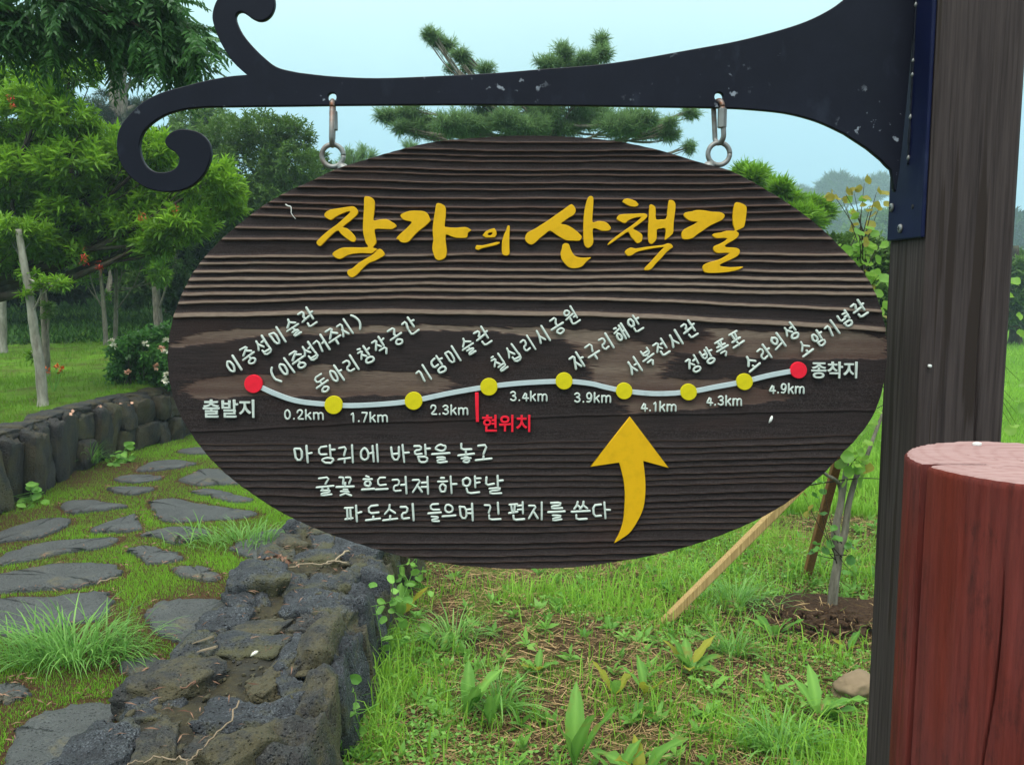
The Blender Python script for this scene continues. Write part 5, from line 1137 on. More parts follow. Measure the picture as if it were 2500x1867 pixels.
# far trees in the haze
for k, (px, cl, lab) in enumerate([
    (2050, [(2045, 440, 30, 14), (2020, 456, 26, 10), (2085, 455, 36, 14), (2050, 480, 60, 20)], 'far hazy grey-blue pine with a feathery top near the post'),
    (2140, [(2145, 438, 22, 9), (2160, 460, 36, 14), (2130, 475, 30, 12)], 'far hazy grey-blue pine partly behind the iron mounting strip'),
    (1946, [(1940, 468, 28, 11), (1965, 475, 24, 10), (2000, 472, 16, 9), (1960, 495, 50, 16)], 'far hazy low pine just right of the bright young pine')]):
    Y = 210 + 12 * k
    make_tree('far_pine', lab, [gp(px, Y), at(px, 640, Y), at(px, 480, Y)], 1.2, .5, [px_clump(*c, Y, int(c[2] * c[3] / 2.6) + 6, gt, 1.5) for c in cl], M['greypine'], M['grey_bark'], gt, 14, 1.8, .12, (5, 50), 1.6, 'far pines in the haze', 'pine tree', .5, None, .8, False)
for k, (px, Y, cl, mt, lab, br) in enumerate([
    (2075, 24, [(2060, 650, 60, 44), (2100, 700, 60, 60), (2140, 660, 60, 50), (2040, 610, 40, 30)], 'mid', 'mid green tree beyond the field left of the post', 9),
    (2150, 120, [(2150, 545, 70, 34), (2190, 600, 80, 50), (2110, 570, 50, 34)], 'mid', 'hazy tree beyond the field mostly hidden by the post', 6),
    (2480, 26, [(2490, 690, 60, 60), (2440, 740, 70, 60), (2510, 770, 70, 50), (2470, 640, 40, 34)], 'mid', 'leafy tree at the field edge right of the post', 9),
    (2470, 130, [(2470, 550, 70, 36), (2500, 600, 80, 60), (2430, 620, 60, 50)], 'dark', 'hazy dark tree rising beyond the field right of the post', 6),
    (2010, 160, [(2000, 535, 70, 26), (1960, 560, 70, 40), (2040, 570, 70, 40), (2080, 545, 50, 26)], 'mid', 'hazy leafy tree beyond the field behind the right end of the board', 6)]):
    s_ = Y / 26
    make_tree('field_tree', lab, [gp(px, Y), at(px, 740, Y), at(px, 600, Y)], .2 * s_, .08 * s_, [px_clump(*c, Y, int(c[2] * c[3] / br), gt, 1.2) for c in cl], M[mt], M['dark_bark'], gt, 9, .22 * s_, .42, (20, 90), .2 * s_, 'trees beyond the field', 'tree', .4, None, .4, False, .3)
thicket('field_shrub', 'dense green shrub just behind the staked round-leaved shrub', [(2070, 650, 60, 46), (2120, 720, 60, 60), (2150, 800, 50, 60), (2030, 605, 46, 34), (2170, 650, 60, 60), (2100, 600, 60, 36), (2180, 880, 50, 50)], 9.5, M['mid'], .16, .075, None, 'shrub', .5, .3)
thicket('far_hedge', None, [(1850, 720, 200, 110), (2100, 730, 180, 100), (2300, 720, 180, 110), (2550, 720, 200, 120), (2750, 700, 200, 150), (1500, 700, 250, 120), (1200, 690, 250, 130), (950, 690, 250, 130)], 300, M['mid'], .030, 3.5, 'stuff')

thicket('meadow_hedge', None, [(700, 700, 160, 50), (900, 705, 160, 50), (1100, 700, 160, 60), (1300, 705, 160, 55), (1500, 700, 160, 60), (1680, 705, 120, 50)], 48, M['mid'], .06, .5, 'stuff')
# feathery dark branches hanging in at the top left
def feathery():
    g = np.random.default_rng(17); Y = 4.6
    t = empty('feathery_tree', G(-4.0, 4.9), 'dark green tree with drooping feathery compound leaves hanging in at the top left corner', 'tree')
    S = spline(np.array([G(-4.0, 4.9), [-3.95, 4.9, 1.4], [-3.8, 4.8, 2.4], at(-330, -60, 4.7), at(-150, -110, 4.6)]), 6)
    V, F, C = tube(S, np.linspace(.11, .05, len(S)), 10); mesh_obj('trunk', V, [F, C], M['dark_bark'], t)
    br = [[(-200, -110), (30, -40), (170, -5), (290, 40), (380, 95), (425, 140)], [(-150, -110), (100, -60), (250, -35), (370, 5), (440, 55), (485, 98)], [(-260, -60), (-60, 10), (60, 40), (150, 50), (230, 75), (280, 110)],
          [(-260, -40), (-90, 20), (0, 45), (70, 70), (120, 90)], [(-100, -120), (150, -90), (300, -60), (380, -20), (420, 20)], [(-300, -20), (-120, 40), (-20, 60), (30, 30)], [(-200, -100), (0, -70), (120, -10), (200, 10), (330, 70), (400, 110)], [(-160, -120), (60, -100), (220, -70), (330, -10), (420, 60)]]
    P_, D_, L_, T_ = [], [], [], []
    for b in br:
        W = spline(np.array([at(x, y, Y + g.uniform(-.25, .25)) for x, y in b]), 8)
        V, F, C = tube(W, np.linspace(.022, .004, len(W)), 6); mesh_obj('branch', V, [F, C], M['dark_bark'], t)
        n = len(W)
        for i in range(int(n * .25), n):
            for s in range(3 if i < n - 2 else 6):
                d0 = unit(W[min(i + 1, n - 1)] - W[i - 1]); d = unit(d0 * g.uniform(.4, 1) + g.normal(0, .5, 3) + [0, 0, -.25]); Lr = g.uniform(.14, .26)
                tt = np.linspace(.12, 1, 11); R_ = W[i] + d * (tt * Lr)[:, None] + np.array([0, 0, -1.])[None] * (tt ** 2 * Lr * .35)[:, None]
                sd_ = unit(np.cross(d, [0, 0, 1.]) + g.normal(0, .2, 3)); tn = g.uniform(.0, .9)
                for sg in (-1, 1):
                    P_.append(R_); D_.append(unit(d[None] * .55 + sg * sd_[None] * .8 + np.array([[0, 0, -.45]]) + g.normal(0, .1, (11, 3)))); L_.append(.062 * (1 - .45 * np.abs(tt - .5))); T_.append(np.clip(tn + g.normal(0, .1, 11), 0, 1))
    leaves('crown', np.concatenate(P_), np.concatenate(D_), np.concatenate(L_), .27, M['pinnate'], g, t, None, np.concatenate(T_))
feathery()

# ------------------------------------------------------------------ rose bush on the far wall
def rose_bush():
    g = np.random.default_rng(19); Y = 8.6; t = empty('rose_bush', gp(350, Y), 'rose bush with pale cream and faded pink blooms behind the far stone wall', 'rose bush')
    mb = MB()
    for px in (300, 325, 350, 375, 400):
        for _ in range(3):
            a = gp(px + g.normal(0, 10), Y); b = at(px + g.normal(0, 30), g.uniform(815, 880), Y + g.normal(0, .1)); P, q = limb(a, b, .008, .003, g, .1); add_tube(mb, P, q, 5)
    mb.build('stem', M['dark_bark'], t)
    cl = [(300, 850, 42, 32), (350, 830, 45, 30), (395, 820, 40, 32), (390, 870, 45, 40), (330, 890, 50, 40), (290, 905, 36, 36), (370, 920, 45, 30), (420, 900, 40, 50)]
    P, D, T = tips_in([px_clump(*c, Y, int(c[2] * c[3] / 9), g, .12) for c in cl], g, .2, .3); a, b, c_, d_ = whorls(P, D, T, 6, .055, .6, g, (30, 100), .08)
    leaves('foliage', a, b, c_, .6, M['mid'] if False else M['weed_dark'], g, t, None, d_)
    for px, py, m in ((272, 834, 'petal_white'), (277, 845, 'petal_white'), (356, 840, 'petal_white'), (405, 832, 'petal_white'), (395, 852, 'petal_pink'), (403, 860, 'petal_white'), (383, 895, 'petal_pink'), (407, 915, 'petal_white'), (312, 910, 'petal_pink'), (404, 930, 'petal_white')):
        c = at(px, py, Y - .3); n = 16; d = unit(g.normal(size=(n, 3)) + [0, -.4, .5]); leaves('bloom', c + d * .006, d, .036, .95, M[m], g, t)
M['weed_dark'] = leaf_mat('rose_leaves', (.022, .085, .015), (.12, .30, .05), .3, .42)
rose_bush()

# ------------------------------------------------------------------ round-leaved shrub beside the post, with its stakes
def leaf_round():
    a = np.linspace(0, 2 * math.pi, 12, endpoint=False); out = []
    for sc, z in ((1, .0), (.5, -.10)):
        r = .5 * sc * (1 + .06 * np.cos(5 * a)); out.append(np.c_[r * np.cos(a) + .5, r * np.sin(a) * 1.02, z * .6 + .10 * np.abs(np.sin(a)) * sc + .05 * np.sin(3 * a) * sc])
    V = np.concatenate(out + [np.array([[.5, 0, -.06], [-.25, 0, .05], [0.0, .02, 0], [0, -.02, 0]])])
    j = np.arange(12); j2 = (j + 1) % 12
    return V, [np.stack([j, j2, 12 + j2, 12 + j], -1), np.concatenate([np.stack([12 + j, 12 + j2, np.full(12, 24)], -1), [[25, 26, 27]]])]
def place_leaf(name, me, mat, parent, p, d, nrm, size):
    d = unit(d); nrm = unit(nrm - d * np.dot(nrm, d)); s = np.cross(nrm, d)
    o = bpy.data.objects.new(name, me); COL.objects.link(o)
    if not me.materials: me.materials.append(mat)
    from mathutils import Matrix
    m = Matrix([[d[0] * size, s[0] * size, nrm[0] * size, 0], [d[1] * size, s[1] * size, nrm[1] * size, 0], [d[2] * size, s[2] * size, nrm[2] * size, 0], [0, 0, 0, 1]])
    w = np.asarray(p) - org(parent); m.translation = Vector(w); o.parent = parent; o.matrix_local = m
    return o
def shrub():
    g = np.random.default_rng(23); Y = 4.56; base = onz(2030, 1490, -.26)
    t = empty('round_leaved_shrub', base, 'staked young shrub with round yellow-green leaves and forked grey stem left of the post', 'shrub')
    f1 = at(2046, 1360, Y); stems = [[base - [0, 0, .05], at(2036, 1430, Y), f1, at(2042, 1290, Y), at(2055, 1220, Y), at(2068, 1120, Y), at(2080, 960, Y), at(2100, 780, Y), at(2110, 600, Y)],
             [f1, at(2062, 1300, Y), at(2072, 1230, Y), at(2092, 1160, Y), at(2110, 1130, Y), at(2160, 1000, Y + .1), at(2260, 800, Y + .1), at(2330, 650, Y + .1)],
             [at(2044, 1340, Y), at(2036, 1300, Y), at(2052, 1220, Y), at(2050, 1185, Y), at(2038, 1170, Y - .05), at(2000, 1130, Y - .1), at(1980, 950, Y - .1), at(2000, 760, Y - .1)]]
    tips = []
    for i, s in enumerate(stems):
        S = spline(np.array(s), 6); V, F, C = tube(S, np.linspace((.030, .022, .018)[i], .004, len(S)), 8); mesh_obj('stem', V, [F, C], M['grey_bark'], t)
        tips.append(S)
    mb = MB(); LP = []
    for k in range(44):
        S = tips[k % 3]; i = int(g.integers(int(len(S) * .55), len(S))); a = S[i]
        b = at(g.uniform(1960, 2175), g.uniform(545, 800), Y + g.normal(0, .12)) if k < 30 else a + unit(g.normal(size=3) * [1, .7, .5] + [0, 0, .55]) * g.uniform(.15, .45)
        if k < 30: a = tips[0][np.argmin(np.abs(tips[0][:, 2] - (b[2] - .18)))]
        P, q = limb(a, b, .004, .0014, g, -.1); add_tube(mb, P, q, 4)
        for j in (2, 3, 4, 5, 6): LP.append((P[j], P[min(j, 5) + 1] - P[min(j, 5)], k, 0))
    for px, py in ((2110, 448), (2085, 470), (2140, 470), (2055, 485), (2030, 470), (2125, 500), (2065, 475), (2150, 500), (2100, 520), (2105, 545)):
        a = at(2110 + g.normal(0, 22), 620 + g.uniform(-40, 90), Y + g.normal(0, .03)); b = at(px, py, Y + g.normal(0, .06)); P, q = limb(a, b, .004, .0012, g, -.15); add_tube(mb, P, q, 4)
        for j in (5, 6, 6): LP.append((P[j], P[6] - P[5], 0, 1))
    for px, py in ((2010, 1175), (2000, 1215), (1985, 1335), (1975, 1345), (2010, 1330), (2020, 1295), (1960, 1205), (1990, 1225), (2085, 1335), (2075, 1390)):
        a = f1 + g.normal(0, .03, 3); b = at(px, py, Y - .1); P, q = limb(a, b, .003, .001, g, .1); add_tube(mb, P, q, 4)
        for j in (5, 6): LP.append((P[j], P[6] - P[5], 0, 1 if py < 1240 and px < 2000 else 2))
    for px, py in ((2062, 1108), (2080, 1100), (2115, 1110), (2125, 1050), (2100, 1075), (2075, 1140), (2052, 1150), (2130, 1120), (2475, 980), (2480, 1005), (2490, 1050), (2470, 730), (2490, 700), (2465, 760), (2478, 760), (2495, 800), (2470, 1040), (2490, 930), (2060, 1080), (2090, 1050), (2110, 1030), (2135, 1010), (2142, 1080), (2120, 1085), (2095, 1125), (2070, 1165), (2140, 1150), (2150, 980), (2130, 985), (2045, 1120), (2085, 1078), (2105, 1140)):
        b = at(px, py, Y - .06 if px < 2300 else Y + .5); LP.append((b, g.normal(size=3) * [1, .4, .4], 0, 3))
        if px > 2300: a = tips[1][-4]; P, q = limb(a, b, .004, .001, g, .1); add_tube(mb, P, q, 4)
    mb.build('twig', M['dark_bark'], t)
    V, F = leaf_round(); ms = {}
    for key, mt in (('g', 'shrub'), ('y', 'shrub_y'), ('d', 'weed_dark')):
        for v in range(3):
            ms[key, v] = raw_mesh('round_leaf', V * [1, 1, 1 + .5 * v], F, np.full(len(V), (.2, .5, .85)[v])); ms[key, v].materials.append(M[mt])
    LP = LP[::-1][:296]
    for p, d, k, c in LP:
        key = ('y' if g.random() < .75 else 'g') if c == 1 else 'd' if c == 2 else ('y' if g.random() < .10 else 'g')
        nrm = unit(g.normal(size=3) * [.8, .8, .3] + [0, -.45, .75]); dd = unit(d * .4 + g.normal(size=3) * [1, 1, .4])
        place_leaf('leaf', ms[key, int(g.integers(3))], None, t, p + dd * .015, dd, nrm, g.uniform(.045, .072) * (.8 if c in (1, 2) else 1))
shrub()
def stake(a, b, w, mat, label, rnd=False):
    d = unit(b - a); s = unit(np.cross(d, [0, 0, 1.])); u = np.cross(s, d); V = []
    for p in (a, b):
        for i, j in ((-1, -1), (1, -1), (1, 1), (-1, 1)): V.append(p + s * w / 2 * i + u * w / 2 * j)
    F = np.array([[0, 1, 5, 4], [1, 2, 6, 5], [2, 3, 7, 6], [3, 0, 4, 7], [3, 2, 1, 0], [4, 5, 6, 7]])
    o = mesh_obj('wooden_stake', np.array(V), F, mat, None, None, False, a); bevel(o, .004, 1); return tag(o, label, 'stake', 'stakes propping the shrub')
a = onz(1606, 1534, -.28); b = at(2085, 1058, 4.5); stake(a - unit(b - a) * .05, b, .044, M['stake'], 'yellow sawn timber stake slanting up from the weeds behind the board')
a = onz(1968, 1412, -.28); b = at(2046, 1120, 4.62); stake(a, a + (b - a) * 1.05, .045, M['stake_old'], 'weathered orange-brown stake leaning beside the forked shrub stem')

# ------------------------------------------------------------------ docks and weeds
def dock_leaf(base, az, L, W, lift, g, curl=.6, wav=.10):
    n = 8; t = np.linspace(0, 1, n); pet = .16
    prof = np.where(t < pet, .06, np.sin(np.clip((t - pet) / (1 - pet), 0, 1) ** .72 * math.pi) ** .8); prof[-1] = .02
    ang = lift - curl * t; ds = L / (n - 1)
    r = np.r_[0, np.cumsum(np.cos(ang[:-1]) * ds)]; z = np.r_[0, np.cumsum(np.sin(ang[:-1]) * ds)]
    dx, dy = math.cos(az), math.sin(az); sx, sy = -dy, dx; V = []
    for i in range(n):
        hw = W / 2 * prof[i]; c = np.array([base[0] + r[i] * dx, base[1] + r[i] * dy, base[2] + z[i]])
        wv = wav * W * math.sin(i * 2.4 + az * 3) * (prof[i] > .1)
        for k, u in enumerate((-1, -.5, 0, .5, 1)):
            V.append(c + np.array([sx * hw * u - math.sin(ang[i]) * dx * 0, sy * hw * u, hw * (.28 * abs(u)) + (wv if abs(u) == 1 else 0) * (1 if u > 0 else -1)]))
    i = np.arange(n - 1)[:, None] * 5; j = np.arange(4)[None]; F = np.stack([i + j, i + j + 1, i + 5 + j + 1, i + 5 + j], -1).reshape(-1, 4)
    return np.array(V), F
DOCK = [  # px, py of the foot, leaf length, leaves, lift range, label
 (965, 1515, .27, 3, (.9, 1.3), 'yellow-green dock with upright ragged leaves against the wall near its far end'),
 (1075, 1590, .16, 6, (.5, 1.2), 'low dock clump among grass a step right of the wall'),
 (1142, 1745, .24, 3, (1.1, 1.4), 'dock with one blue-green and one bright upright leaf right of the wall'),
 (1196, 1765, .18, 2, (1.1, 1.45), 'narrow upright dock pair in the grass beside the blue-green dock'),
 (1312, 1640, .13, 4, (.7, 1.2), 'small reddish-brown dock on straw under the middle of the board'),
 (1500, 1705, .17, 2, (.9, 1.3), 'dock with one arching yellow-edged leaf under the yellow arrow'),
 (1402, 1867, .30, 3, (1.2, 1.5), 'tall narrow dock standing up at the bottom edge under the arrow tail'),
 (1505, 1890, .20, 2, (1.0, 1.4), 'broad short dock leaf at the bottom edge right of the tall narrow one'),
 (1565, 1890, .22, 3, (.8, 1.3), 'yellowing dock leaning right at the bottom edge of the picture'),
 (1680, 1635, .20, 8, (.3, 1.3), 'big fresh dock rosette below the foot of the yellow stake'),
 (1998, 1745, .22, 9, (.1, 1.2), 'big dock rosette with splayed leaves close to the dark post'),
 (1892, 1560, .16, 4, (.8, 1.3), 'small dock with an upright leaf at the edge of the bare soil'),
 (2068, 1590, .13, 2, (.7, 1.1), 'single yellow dock leaf on the bare soil beside the post'),
 (1735, 1690, .14, 3, (.5, 1.1), 'drooping dock leaf just below the big fresh rosette'),
 (1575, 1705, .16, 3, (.8, 1.4), 'brown-tinged dock pair left of the drooping leaf'),
 (1720, 1745, .12, 4, (.3, 1.0), 'small pale dock between the two big rosettes'),
 (1885, 1690, .12, 4, (.3, 1.0), 'small pale dock left of the tan rock'),
]
def docks():
    g = np.random.default_rng(29)
    for px, py, L, n, (l0, l1), lab in DOCK:
        n += 1; L *= 1.1; b = onz(px, py, -.255); b[2] = float(gz(b[0], b[1])); t = empty('dock_plant', b, lab, 'weed', 'dock plants in the field'); a0 = g.uniform(0, 6.28)
        for i in range(n):
            yl = ('yellow' in lab and i < 2) or g.random() < .10 or ('brown' in lab and i % 2)
            V, F = dock_leaf(b, a0 + i * 2.399 + g.normal(0, .3), L * g.uniform(.7, 1.1), L * g.uniform(.20, .30), g.uniform(l0, l1), g, g.uniform(.3, 1.1), .16)
            mesh_obj('leaf', V, F, M['dock_y'] if yl else M['dock'], t, np.clip(np.tile([0, .05, .45, .05, 0], 8) + g.uniform(.05, .65), 0, 1))
docks()
def small_plants():
    g = np.random.default_rng(37)
    for (px, py, z, n, sp, lab, nm) in [
        (960, 1500, .0, 24, (.10, .10, .16), 'pale green creeper with paired oval leaves beside the field face of the near wall', 'creeper'),
        (845, 1745, -.1, 20, (.07, .12, .13), 'pale green creeper at the foot of the near wall, the one nearest the camera', 'creeper'),
        (275, 1120, .08, 30, (.10, .18, .14), 'light green creeper trailing down the far wall to the path', 'creeper'),
        (60, 1215, .12, 18, (.10, .14, .12), 'light green creeper at the foot of the far wall near the left edge', 'creeper'),
        (965, 1410, -.12, 70, (.16, .30, .12), 'leafy green weeds crowding the far end of the near wall', 'leafy_weed')]:
        c = onz(px, py, z) if px > 500 else at(px, py, 7.4 if px > 200 else 6.0)
        c = c + [(.0 if px > 500 else .06), 0, 0]; t = empty(nm, (c[0], c[1], float(gz(c[0], c[1]))), lab, 'creeper', 'small leafy plants by the walls'); P = c + g.normal(size=(n, 3)) * sp * .55; P[:, 2] = np.maximum(P[:, 2], gz(P[:, 0], P[:, 1]) + .02)
        mb = MB(); V, F = leaf_round()
        for k in range(3):
            q = P[g.choice(n, 6, False)]; q = q[np.argsort(q[:, 2])]; S = spline(np.concatenate([[[q[0, 0], q[0, 1], float(gz(q[0, 0], q[0, 1]))]], q]), 4); add_tube(mb, S, .0018, 4)
        mb.build('runner', M['weed'], t)
        ms = []
        for v in range(3):
            m_ = raw_mesh('oval_leaf', V * [1.15, .72, 1], F, np.full(len(V), (.3, .6, .95)[v])); m_.materials.append(M['weed']); ms.append(m_)
        for p in P: place_leaf('leaf', ms[int(g.integers(3))], None, t, p, g.normal(size=3) * [1, 1, .4], unit(g.normal(size=3) * .5 + [.1, -.5, .8]), g.uniform(.035, .06) * (1.25 if px < 500 else 1))
    # grass tufts
    for px, py, z, n, h, rad_, lab in [
        (170, 1600, 0, 460, (.10, .25), .15, 'large fresh tuft of long grass growing between the stepping stones'),
        (600, 1318, 0, 260, (.08, .17), .20, 'flattened tuft of long grass beside the near wall end of the path'),
        (195, 1150, .1, 90, (.12, .25), .06, 'small spiky grass tuft growing out of the far wall'),
        (1110, 1560, -.25, 120, (.10, .2), .12, 'grass clump near the wall in the weedy field'),
        (1215, 1720, -.25, 110, (.12, .24), .05, 'tall grass clump on straw beside the narrow upright dock'),
        (1790, 1480, -.25, 150, (.10, .22), .16, 'grass clump beside the yellow stake'),
        (1790, 1590, -.25, 90, (.10, .2), .07, 'grass clump right of the big fresh dock rosette'),
        (1900, 1830, -.25, 130, (.08, .18), .12, 'grass clump at the bottom edge left of the post')]:
        c = onz(px, py, z) if px != 195 else at(195, 1130, 7.2) + np.array([.09, 0, 0]); P = c + np.c_[g.normal(size=(n, 2)) * rad_ * ([1.25, .5] if n > 200 else [.6, .4]), np.zeros(n)]
        P[:, 2] = gz(P[:, 0], P[:, 1]) if px != 195 else c[2]
        hh = g.uniform(*h, n) * 1.35; w = g.uniform(.0035, .0075, n); P[:, :2] = c[:2] + (P[:, :2] - c[:2]) * .75
        az = np.arctan2(P[:, 1] - c[1], P[:, 0] - c[0]) + g.normal(0, .7, n); d = np.c_[np.cos(az), np.sin(az), np.zeros(n)]; s = np.c_[-np.sin(az), np.cos(az), np.zeros(n)]
        el = np.radians(g.uniform(30, 86, n)); cv = np.radians(g.uniform(25, 120, n)); pts = [P]; q = P.copy()
        for k in range(5):
            e_ = el - cv * (k / 4.) ** 1.3; q = q + (d * np.cos(e_)[:, None] + np.array([0, 0, 1.]) * np.sin(e_)[:, None]) * (hh / 5)[:, None]; pts.append(q)
        V = np.concatenate([np.stack([p - s * (w * f / 2)[:, None], p + s * (w * f / 2)[:, None]], 1) for p, f in zip(pts, (.7, 1, 1, .85, .55, .08))], 1).reshape(-1, 3)
        V[:, 2] = np.maximum(V[:, 2], gz(V[:, 0], V[:, 1]) + .004); i = np.arange(n)[:, None] * 12
        F = np.concatenate([i + np.array([[2 * k, 2 * k + 1, 2 * k + 3, 2 * k + 2]]) for k in range(5)]); ti = np.clip(g.normal(.5, .3, n), 0, 1)
        tag(mesh_obj('grass_tuft', V, F, M['tuft'], None, np.repeat(ti, 12), True, (c[0], c[1], float(P[:, 2].mean()))), lab, 'grass tuft', 'grass tufts')
    # orange flowers on the lawn
    c = at(128, 903, 8.3); t = empty('orange_flower', (c[0], c[1], float(gz(c[0], c[1]))), 'orange flower spray on the lawn right of the bent pale trunk', 'flower'); mb = MB()
    for k in range(6):
        q = c + g.normal(size=3) * [.05, .04, .03]; P, r_ = limb(np.array([c[0], c[1], float(gz(c[0], c[1])) - .02]), q, .003, .002, g); add_tube(mb, P, r_, 4); leaves('petal', q + g.normal(size=(7, 3)) * .006, g.normal(size=(7, 3)) + [0, 0, .5], .04, .7, M['petal_orange'], g, t)
    mb.build('stalk', M['weed'], t)
small_plants()
c = onz(2090, 1680, -.22); tag(rock(None, c, (.17, .14, .10), 301, M['rock'], 12, .65, .22, .4, name='field_rock'), 'tan rock lying in the weeds beside the dark post', 'rock')
c = onz(2030, 1500, -.25); 
def soil_mound():
    g = np.random.default_rng(3); V, F = rock_mesh((.80, .46, .11), 411, 16, .95, .22); c = onz(2015, 1515, -.285)
    b = NB('loose_brown_soil'); f = b.noise(b.coord(), 55, 5, .75); k = b.mix(b.ramp(f, (.3, 0.), (.7, 1.)), (.030, .016, .010), (.12, .070, .042)); mat = b.done(b.pbsdf(k, .95, 0, .1, b.bump(f, 1., .03)))
    return tag(mesh_obj('soil_mound', V + c, F, mat, None, None, True, c), 'low mound of bare brown soil round the shrub stem', 'soil', kind='structure')
soil_mound()
def clods():
    g = np.random.default_rng(78); V0, F0 = CG[3]; Vs, Fs, n = [], [], 0; c = onz(2010, 1525, -.255)
    for k in range(300):
        x, y = g.normal(0, .24), g.normal(0, .15); s = g.uniform(.010, .05)
        V = (V0 * .6 + unit(V0) * .4) * (1 + .5 * snoise(V0, 2.0, int(g.integers(1, 60)))[:, None]) * s * .5 * g.uniform(.6, 1.3, 3) * [1, 1, .6]
        V = V + [c[0] + x, c[1] + y, -.26 + .05 * math.exp(-(x / .3) ** 2 - (y / .2) ** 2) + s * .15]; Vs.append(V); Fs.append(F0 + n); n += len(V)
    mesh_obj('soil_clods', np.concatenate(Vs), np.concatenate(Fs), bpy.data.materials['loose_brown_soil'], None, None, True, (0, 0, 0))['kind'] = 'stuff'
    n = 260; P = np.c_[c[0] + g.normal(0, .30, n), c[1] + g.normal(0, .17, n), np.full(n, -.215) + g.normal(0, .012, n)]
    leaves('mound_straw', P, g.normal(size=(n, 3)) * [1, 1, .15], g.uniform(.03, .14, n), .04, M['straw'], g, None, 'stuff')
clods()

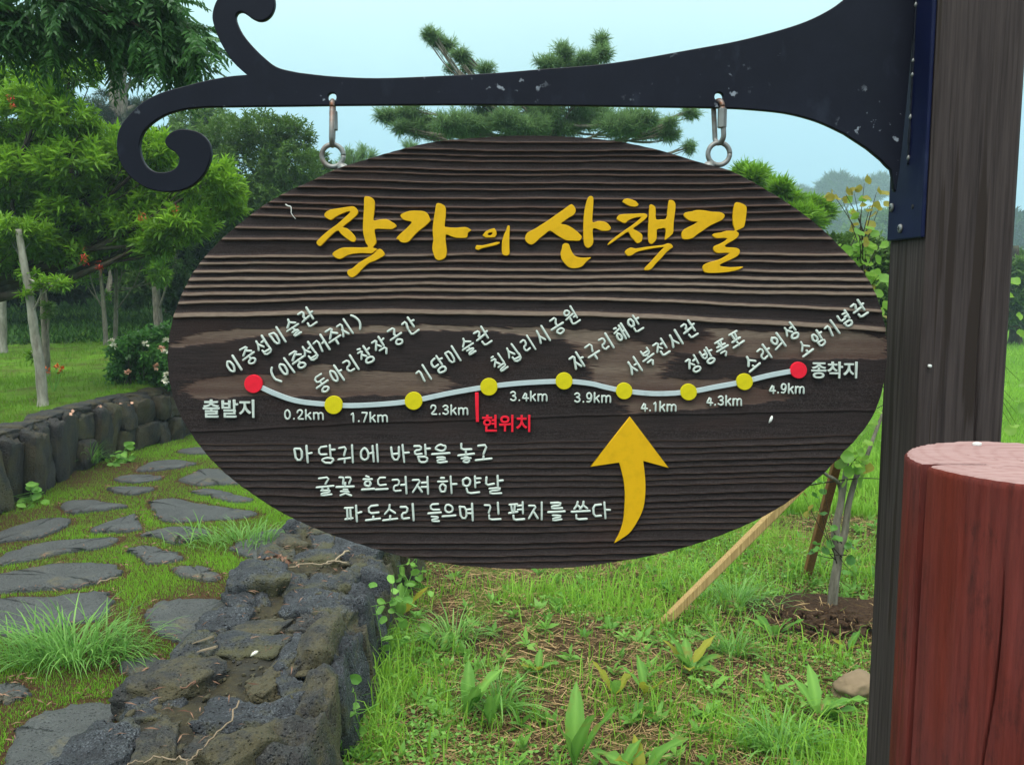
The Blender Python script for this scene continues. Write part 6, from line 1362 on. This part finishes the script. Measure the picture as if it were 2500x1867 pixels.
# ------------------------------------------------------------------ litter on walls and stones
def litter():
    g = np.random.default_rng(41)
    def stick(pts, z, r, mat, lab, name='dry_twig', cat='twig', grp='dry twigs lying about'):
        P = spline(np.array([onz(x, y, z) for x, y in pts]), 5); P += g.normal(0, .0035, P.shape); P[:, 2] += .004 * np.sin(np.arange(len(P)) * .9)
        V, F, C = tube(P, np.linspace(r, r * .6, len(P)), 6); tag(mesh_obj(name, V, [F, C], mat, None, np.full(len(V), g.uniform(.3, .9)), True, P[0]), lab, cat, grp)
    stick([(586, 1710), (560, 1755), (520, 1800), (470, 1850), (455, 1862)], .165, .0032, M['twig'], 'long pale dry twig lying across the near end of the wall top')
    stick([(455, 1858), (420, 1848), (370, 1850), (330, 1860), (290, 1880)], .155, .0028, M['twig'], 'dry twig curving along the bottom edge of the picture on the wall')
    stick([(845, 1372), (790, 1372), (720, 1382), (690, 1384)], .15, .004, M['twig'], 'thin reddish dry twig lying across the far part of the wall top')
    stick([(855, 1345), (820, 1362), (790, 1378)], .16, .006, M['twig'], 'short curved dry stalk beside the far end of the near wall')
    stick([(481, 1665), (440, 1678)], .15, .0035, M['brownleaf'], 'short brown twig lying in a gap of the wall top')
    stick([(240, 1424), (289, 1405)], .022, .0045, M['twig'], 'short pale stick on the grey stepping stone', 'pale_stick', 'stick', None)
    for px, py, a, lab in ((498, 1562, .4, 'split tan wood chip standing on the dark wall stones, upper one'), (508, 1585, -.3, 'split tan wood chip lying on the dark wall stones, lower one')):
        p = onz(px, py, .155); d = np.array([math.cos(a), .35 * math.sin(a) - .3, .35]) * .042; s = np.array([.006, .009, 0]); u = np.array([0, 0, .004])
        V = np.array([p - d - s, p - d + s, p + d * .9 + s * .7, p + d + -s * .5, p - d - s + u, p - d + s + u, p + d * .9 + s * .7 + u * 2, p + d - s * .5 + u * 2]); F = np.array([[0, 3, 2, 1], [4, 5, 6, 7], [0, 1, 5, 4], [1, 2, 6, 5], [2, 3, 7, 6], [3, 0, 4, 7]])
        tag(mesh_obj('wood_chip', V, F, M['twig'], None, np.full(8, .6), False, p), lab, 'wood chip', 'wood chips')
    p = onz(621, 1599, .165); V, F, C = tube(p + np.array([[-.012, -.008, 0], [-.004, -.003, .006], [.005, .004, .010], [.011, .010, .012]]), np.array([.001, .006, .007, .002]), 8); tag(mesh_obj('pale_pebble', V, [F, C], M['petal_white'], None, None, True, p), 'small white oval pebble on the mossy wall top', 'pebble')
    n = 90; c = onz(668, 1372, .155); P = c + g.normal(size=(n, 3)) * [.055, .045, .010]; V, F = leaf_geo(P, g.normal(size=(n, 3)) * [1, 1, .5], g.uniform(.015, .05, n), .5, g)
    o = mesh_obj('dead_leaf_pile', V, F, M['brownleaf'], None, np.repeat(g.uniform(0, 1, n), 4), True, c); tag(o, 'little heap of curled dead brown leaves on the wall top', 'dead leaves', None, 'stuff')
    n = 320; y = 2.4 + 2.9 * g.random(n); x = RW0 + .06 + (RW1 - RW0 - .12) * g.random(n); P = np.c_[x, y, np.full(n, .145) + g.normal(0, .012, n)]
    o = leaves('wall_litter', P, g.normal(size=(n, 3)) * [1, 1, .15], g.uniform(.008, .06, n) ** 1.0, .10, M['brownleaf'], g, None, 'stuff')
    n = 600; P = []
    for S in SP:
        k = 60; i = g.integers(0, len(S), k); c = S.mean(0); P.append(np.c_[c + (S[i] - c) * g.uniform(.98, 1.18, (k, 1)) + g.normal(0, .012, (k, 2)) + [0, .01], g.uniform(.004, .02, k)])
    P = np.concatenate(P); n = len(P); leaves('stone_edge_litter', P, g.normal(size=(n, 3)) * [1, 1, .12], g.uniform(.015, .05, n), .13, M['brownleaf'], g, None, 'stuff')
    for px, py, Y in ((238, 993, None), (290, 985, None), (318, 986, None), (178, 1009, None)):
        pass
    for k, (px, py) in enumerate(((240, 992), (289, 986), (318, 987), (177, 1010))):
        x0 = onz(px, py, .52); d = unit(g.normal(size=(5, 3)) * [1, 1, .2]); o = leaves('fallen_petal', x0 + d[:3] * .006, d[:3], .034, .8, M['petal_pink'], g, None, None, None, x0)
        tag(o, ('fallen pinkish petals on the far wall top, second from the left', 'fallen pinkish petals on the far wall top, third from the left', 'fallen pinkish petals on the far wall top, nearest the board', 'fallen pinkish petals on the far wall top, leftmost')[k], 'petals', 'fallen pinkish petals')
litter()

# ------------------------------------------------------------------ damp haze
def haze():
    x, y0, y1 = 460, -45, 650; z0, z1 = -1.5, 40.0
    b = NB('damp_haze'); v = b.n('VolumePrincipled', {'Density': HAZE, 'Color': (.66, .85, 1.0), 'Anisotropy': .2})
    b.t.links.new(v.outputs[0], b.out.inputs['Volume'])
    o = mesh_obj('haze', box((0, (y0 + y1) / 2, (z0 + z1) / 2), (2 * x, y1 - y0, z1 - z0)), BOXF, b.m, None, None, False, (0, 100, 5)); tag(o, kind='stuff')
HAZE = .0020
haze()
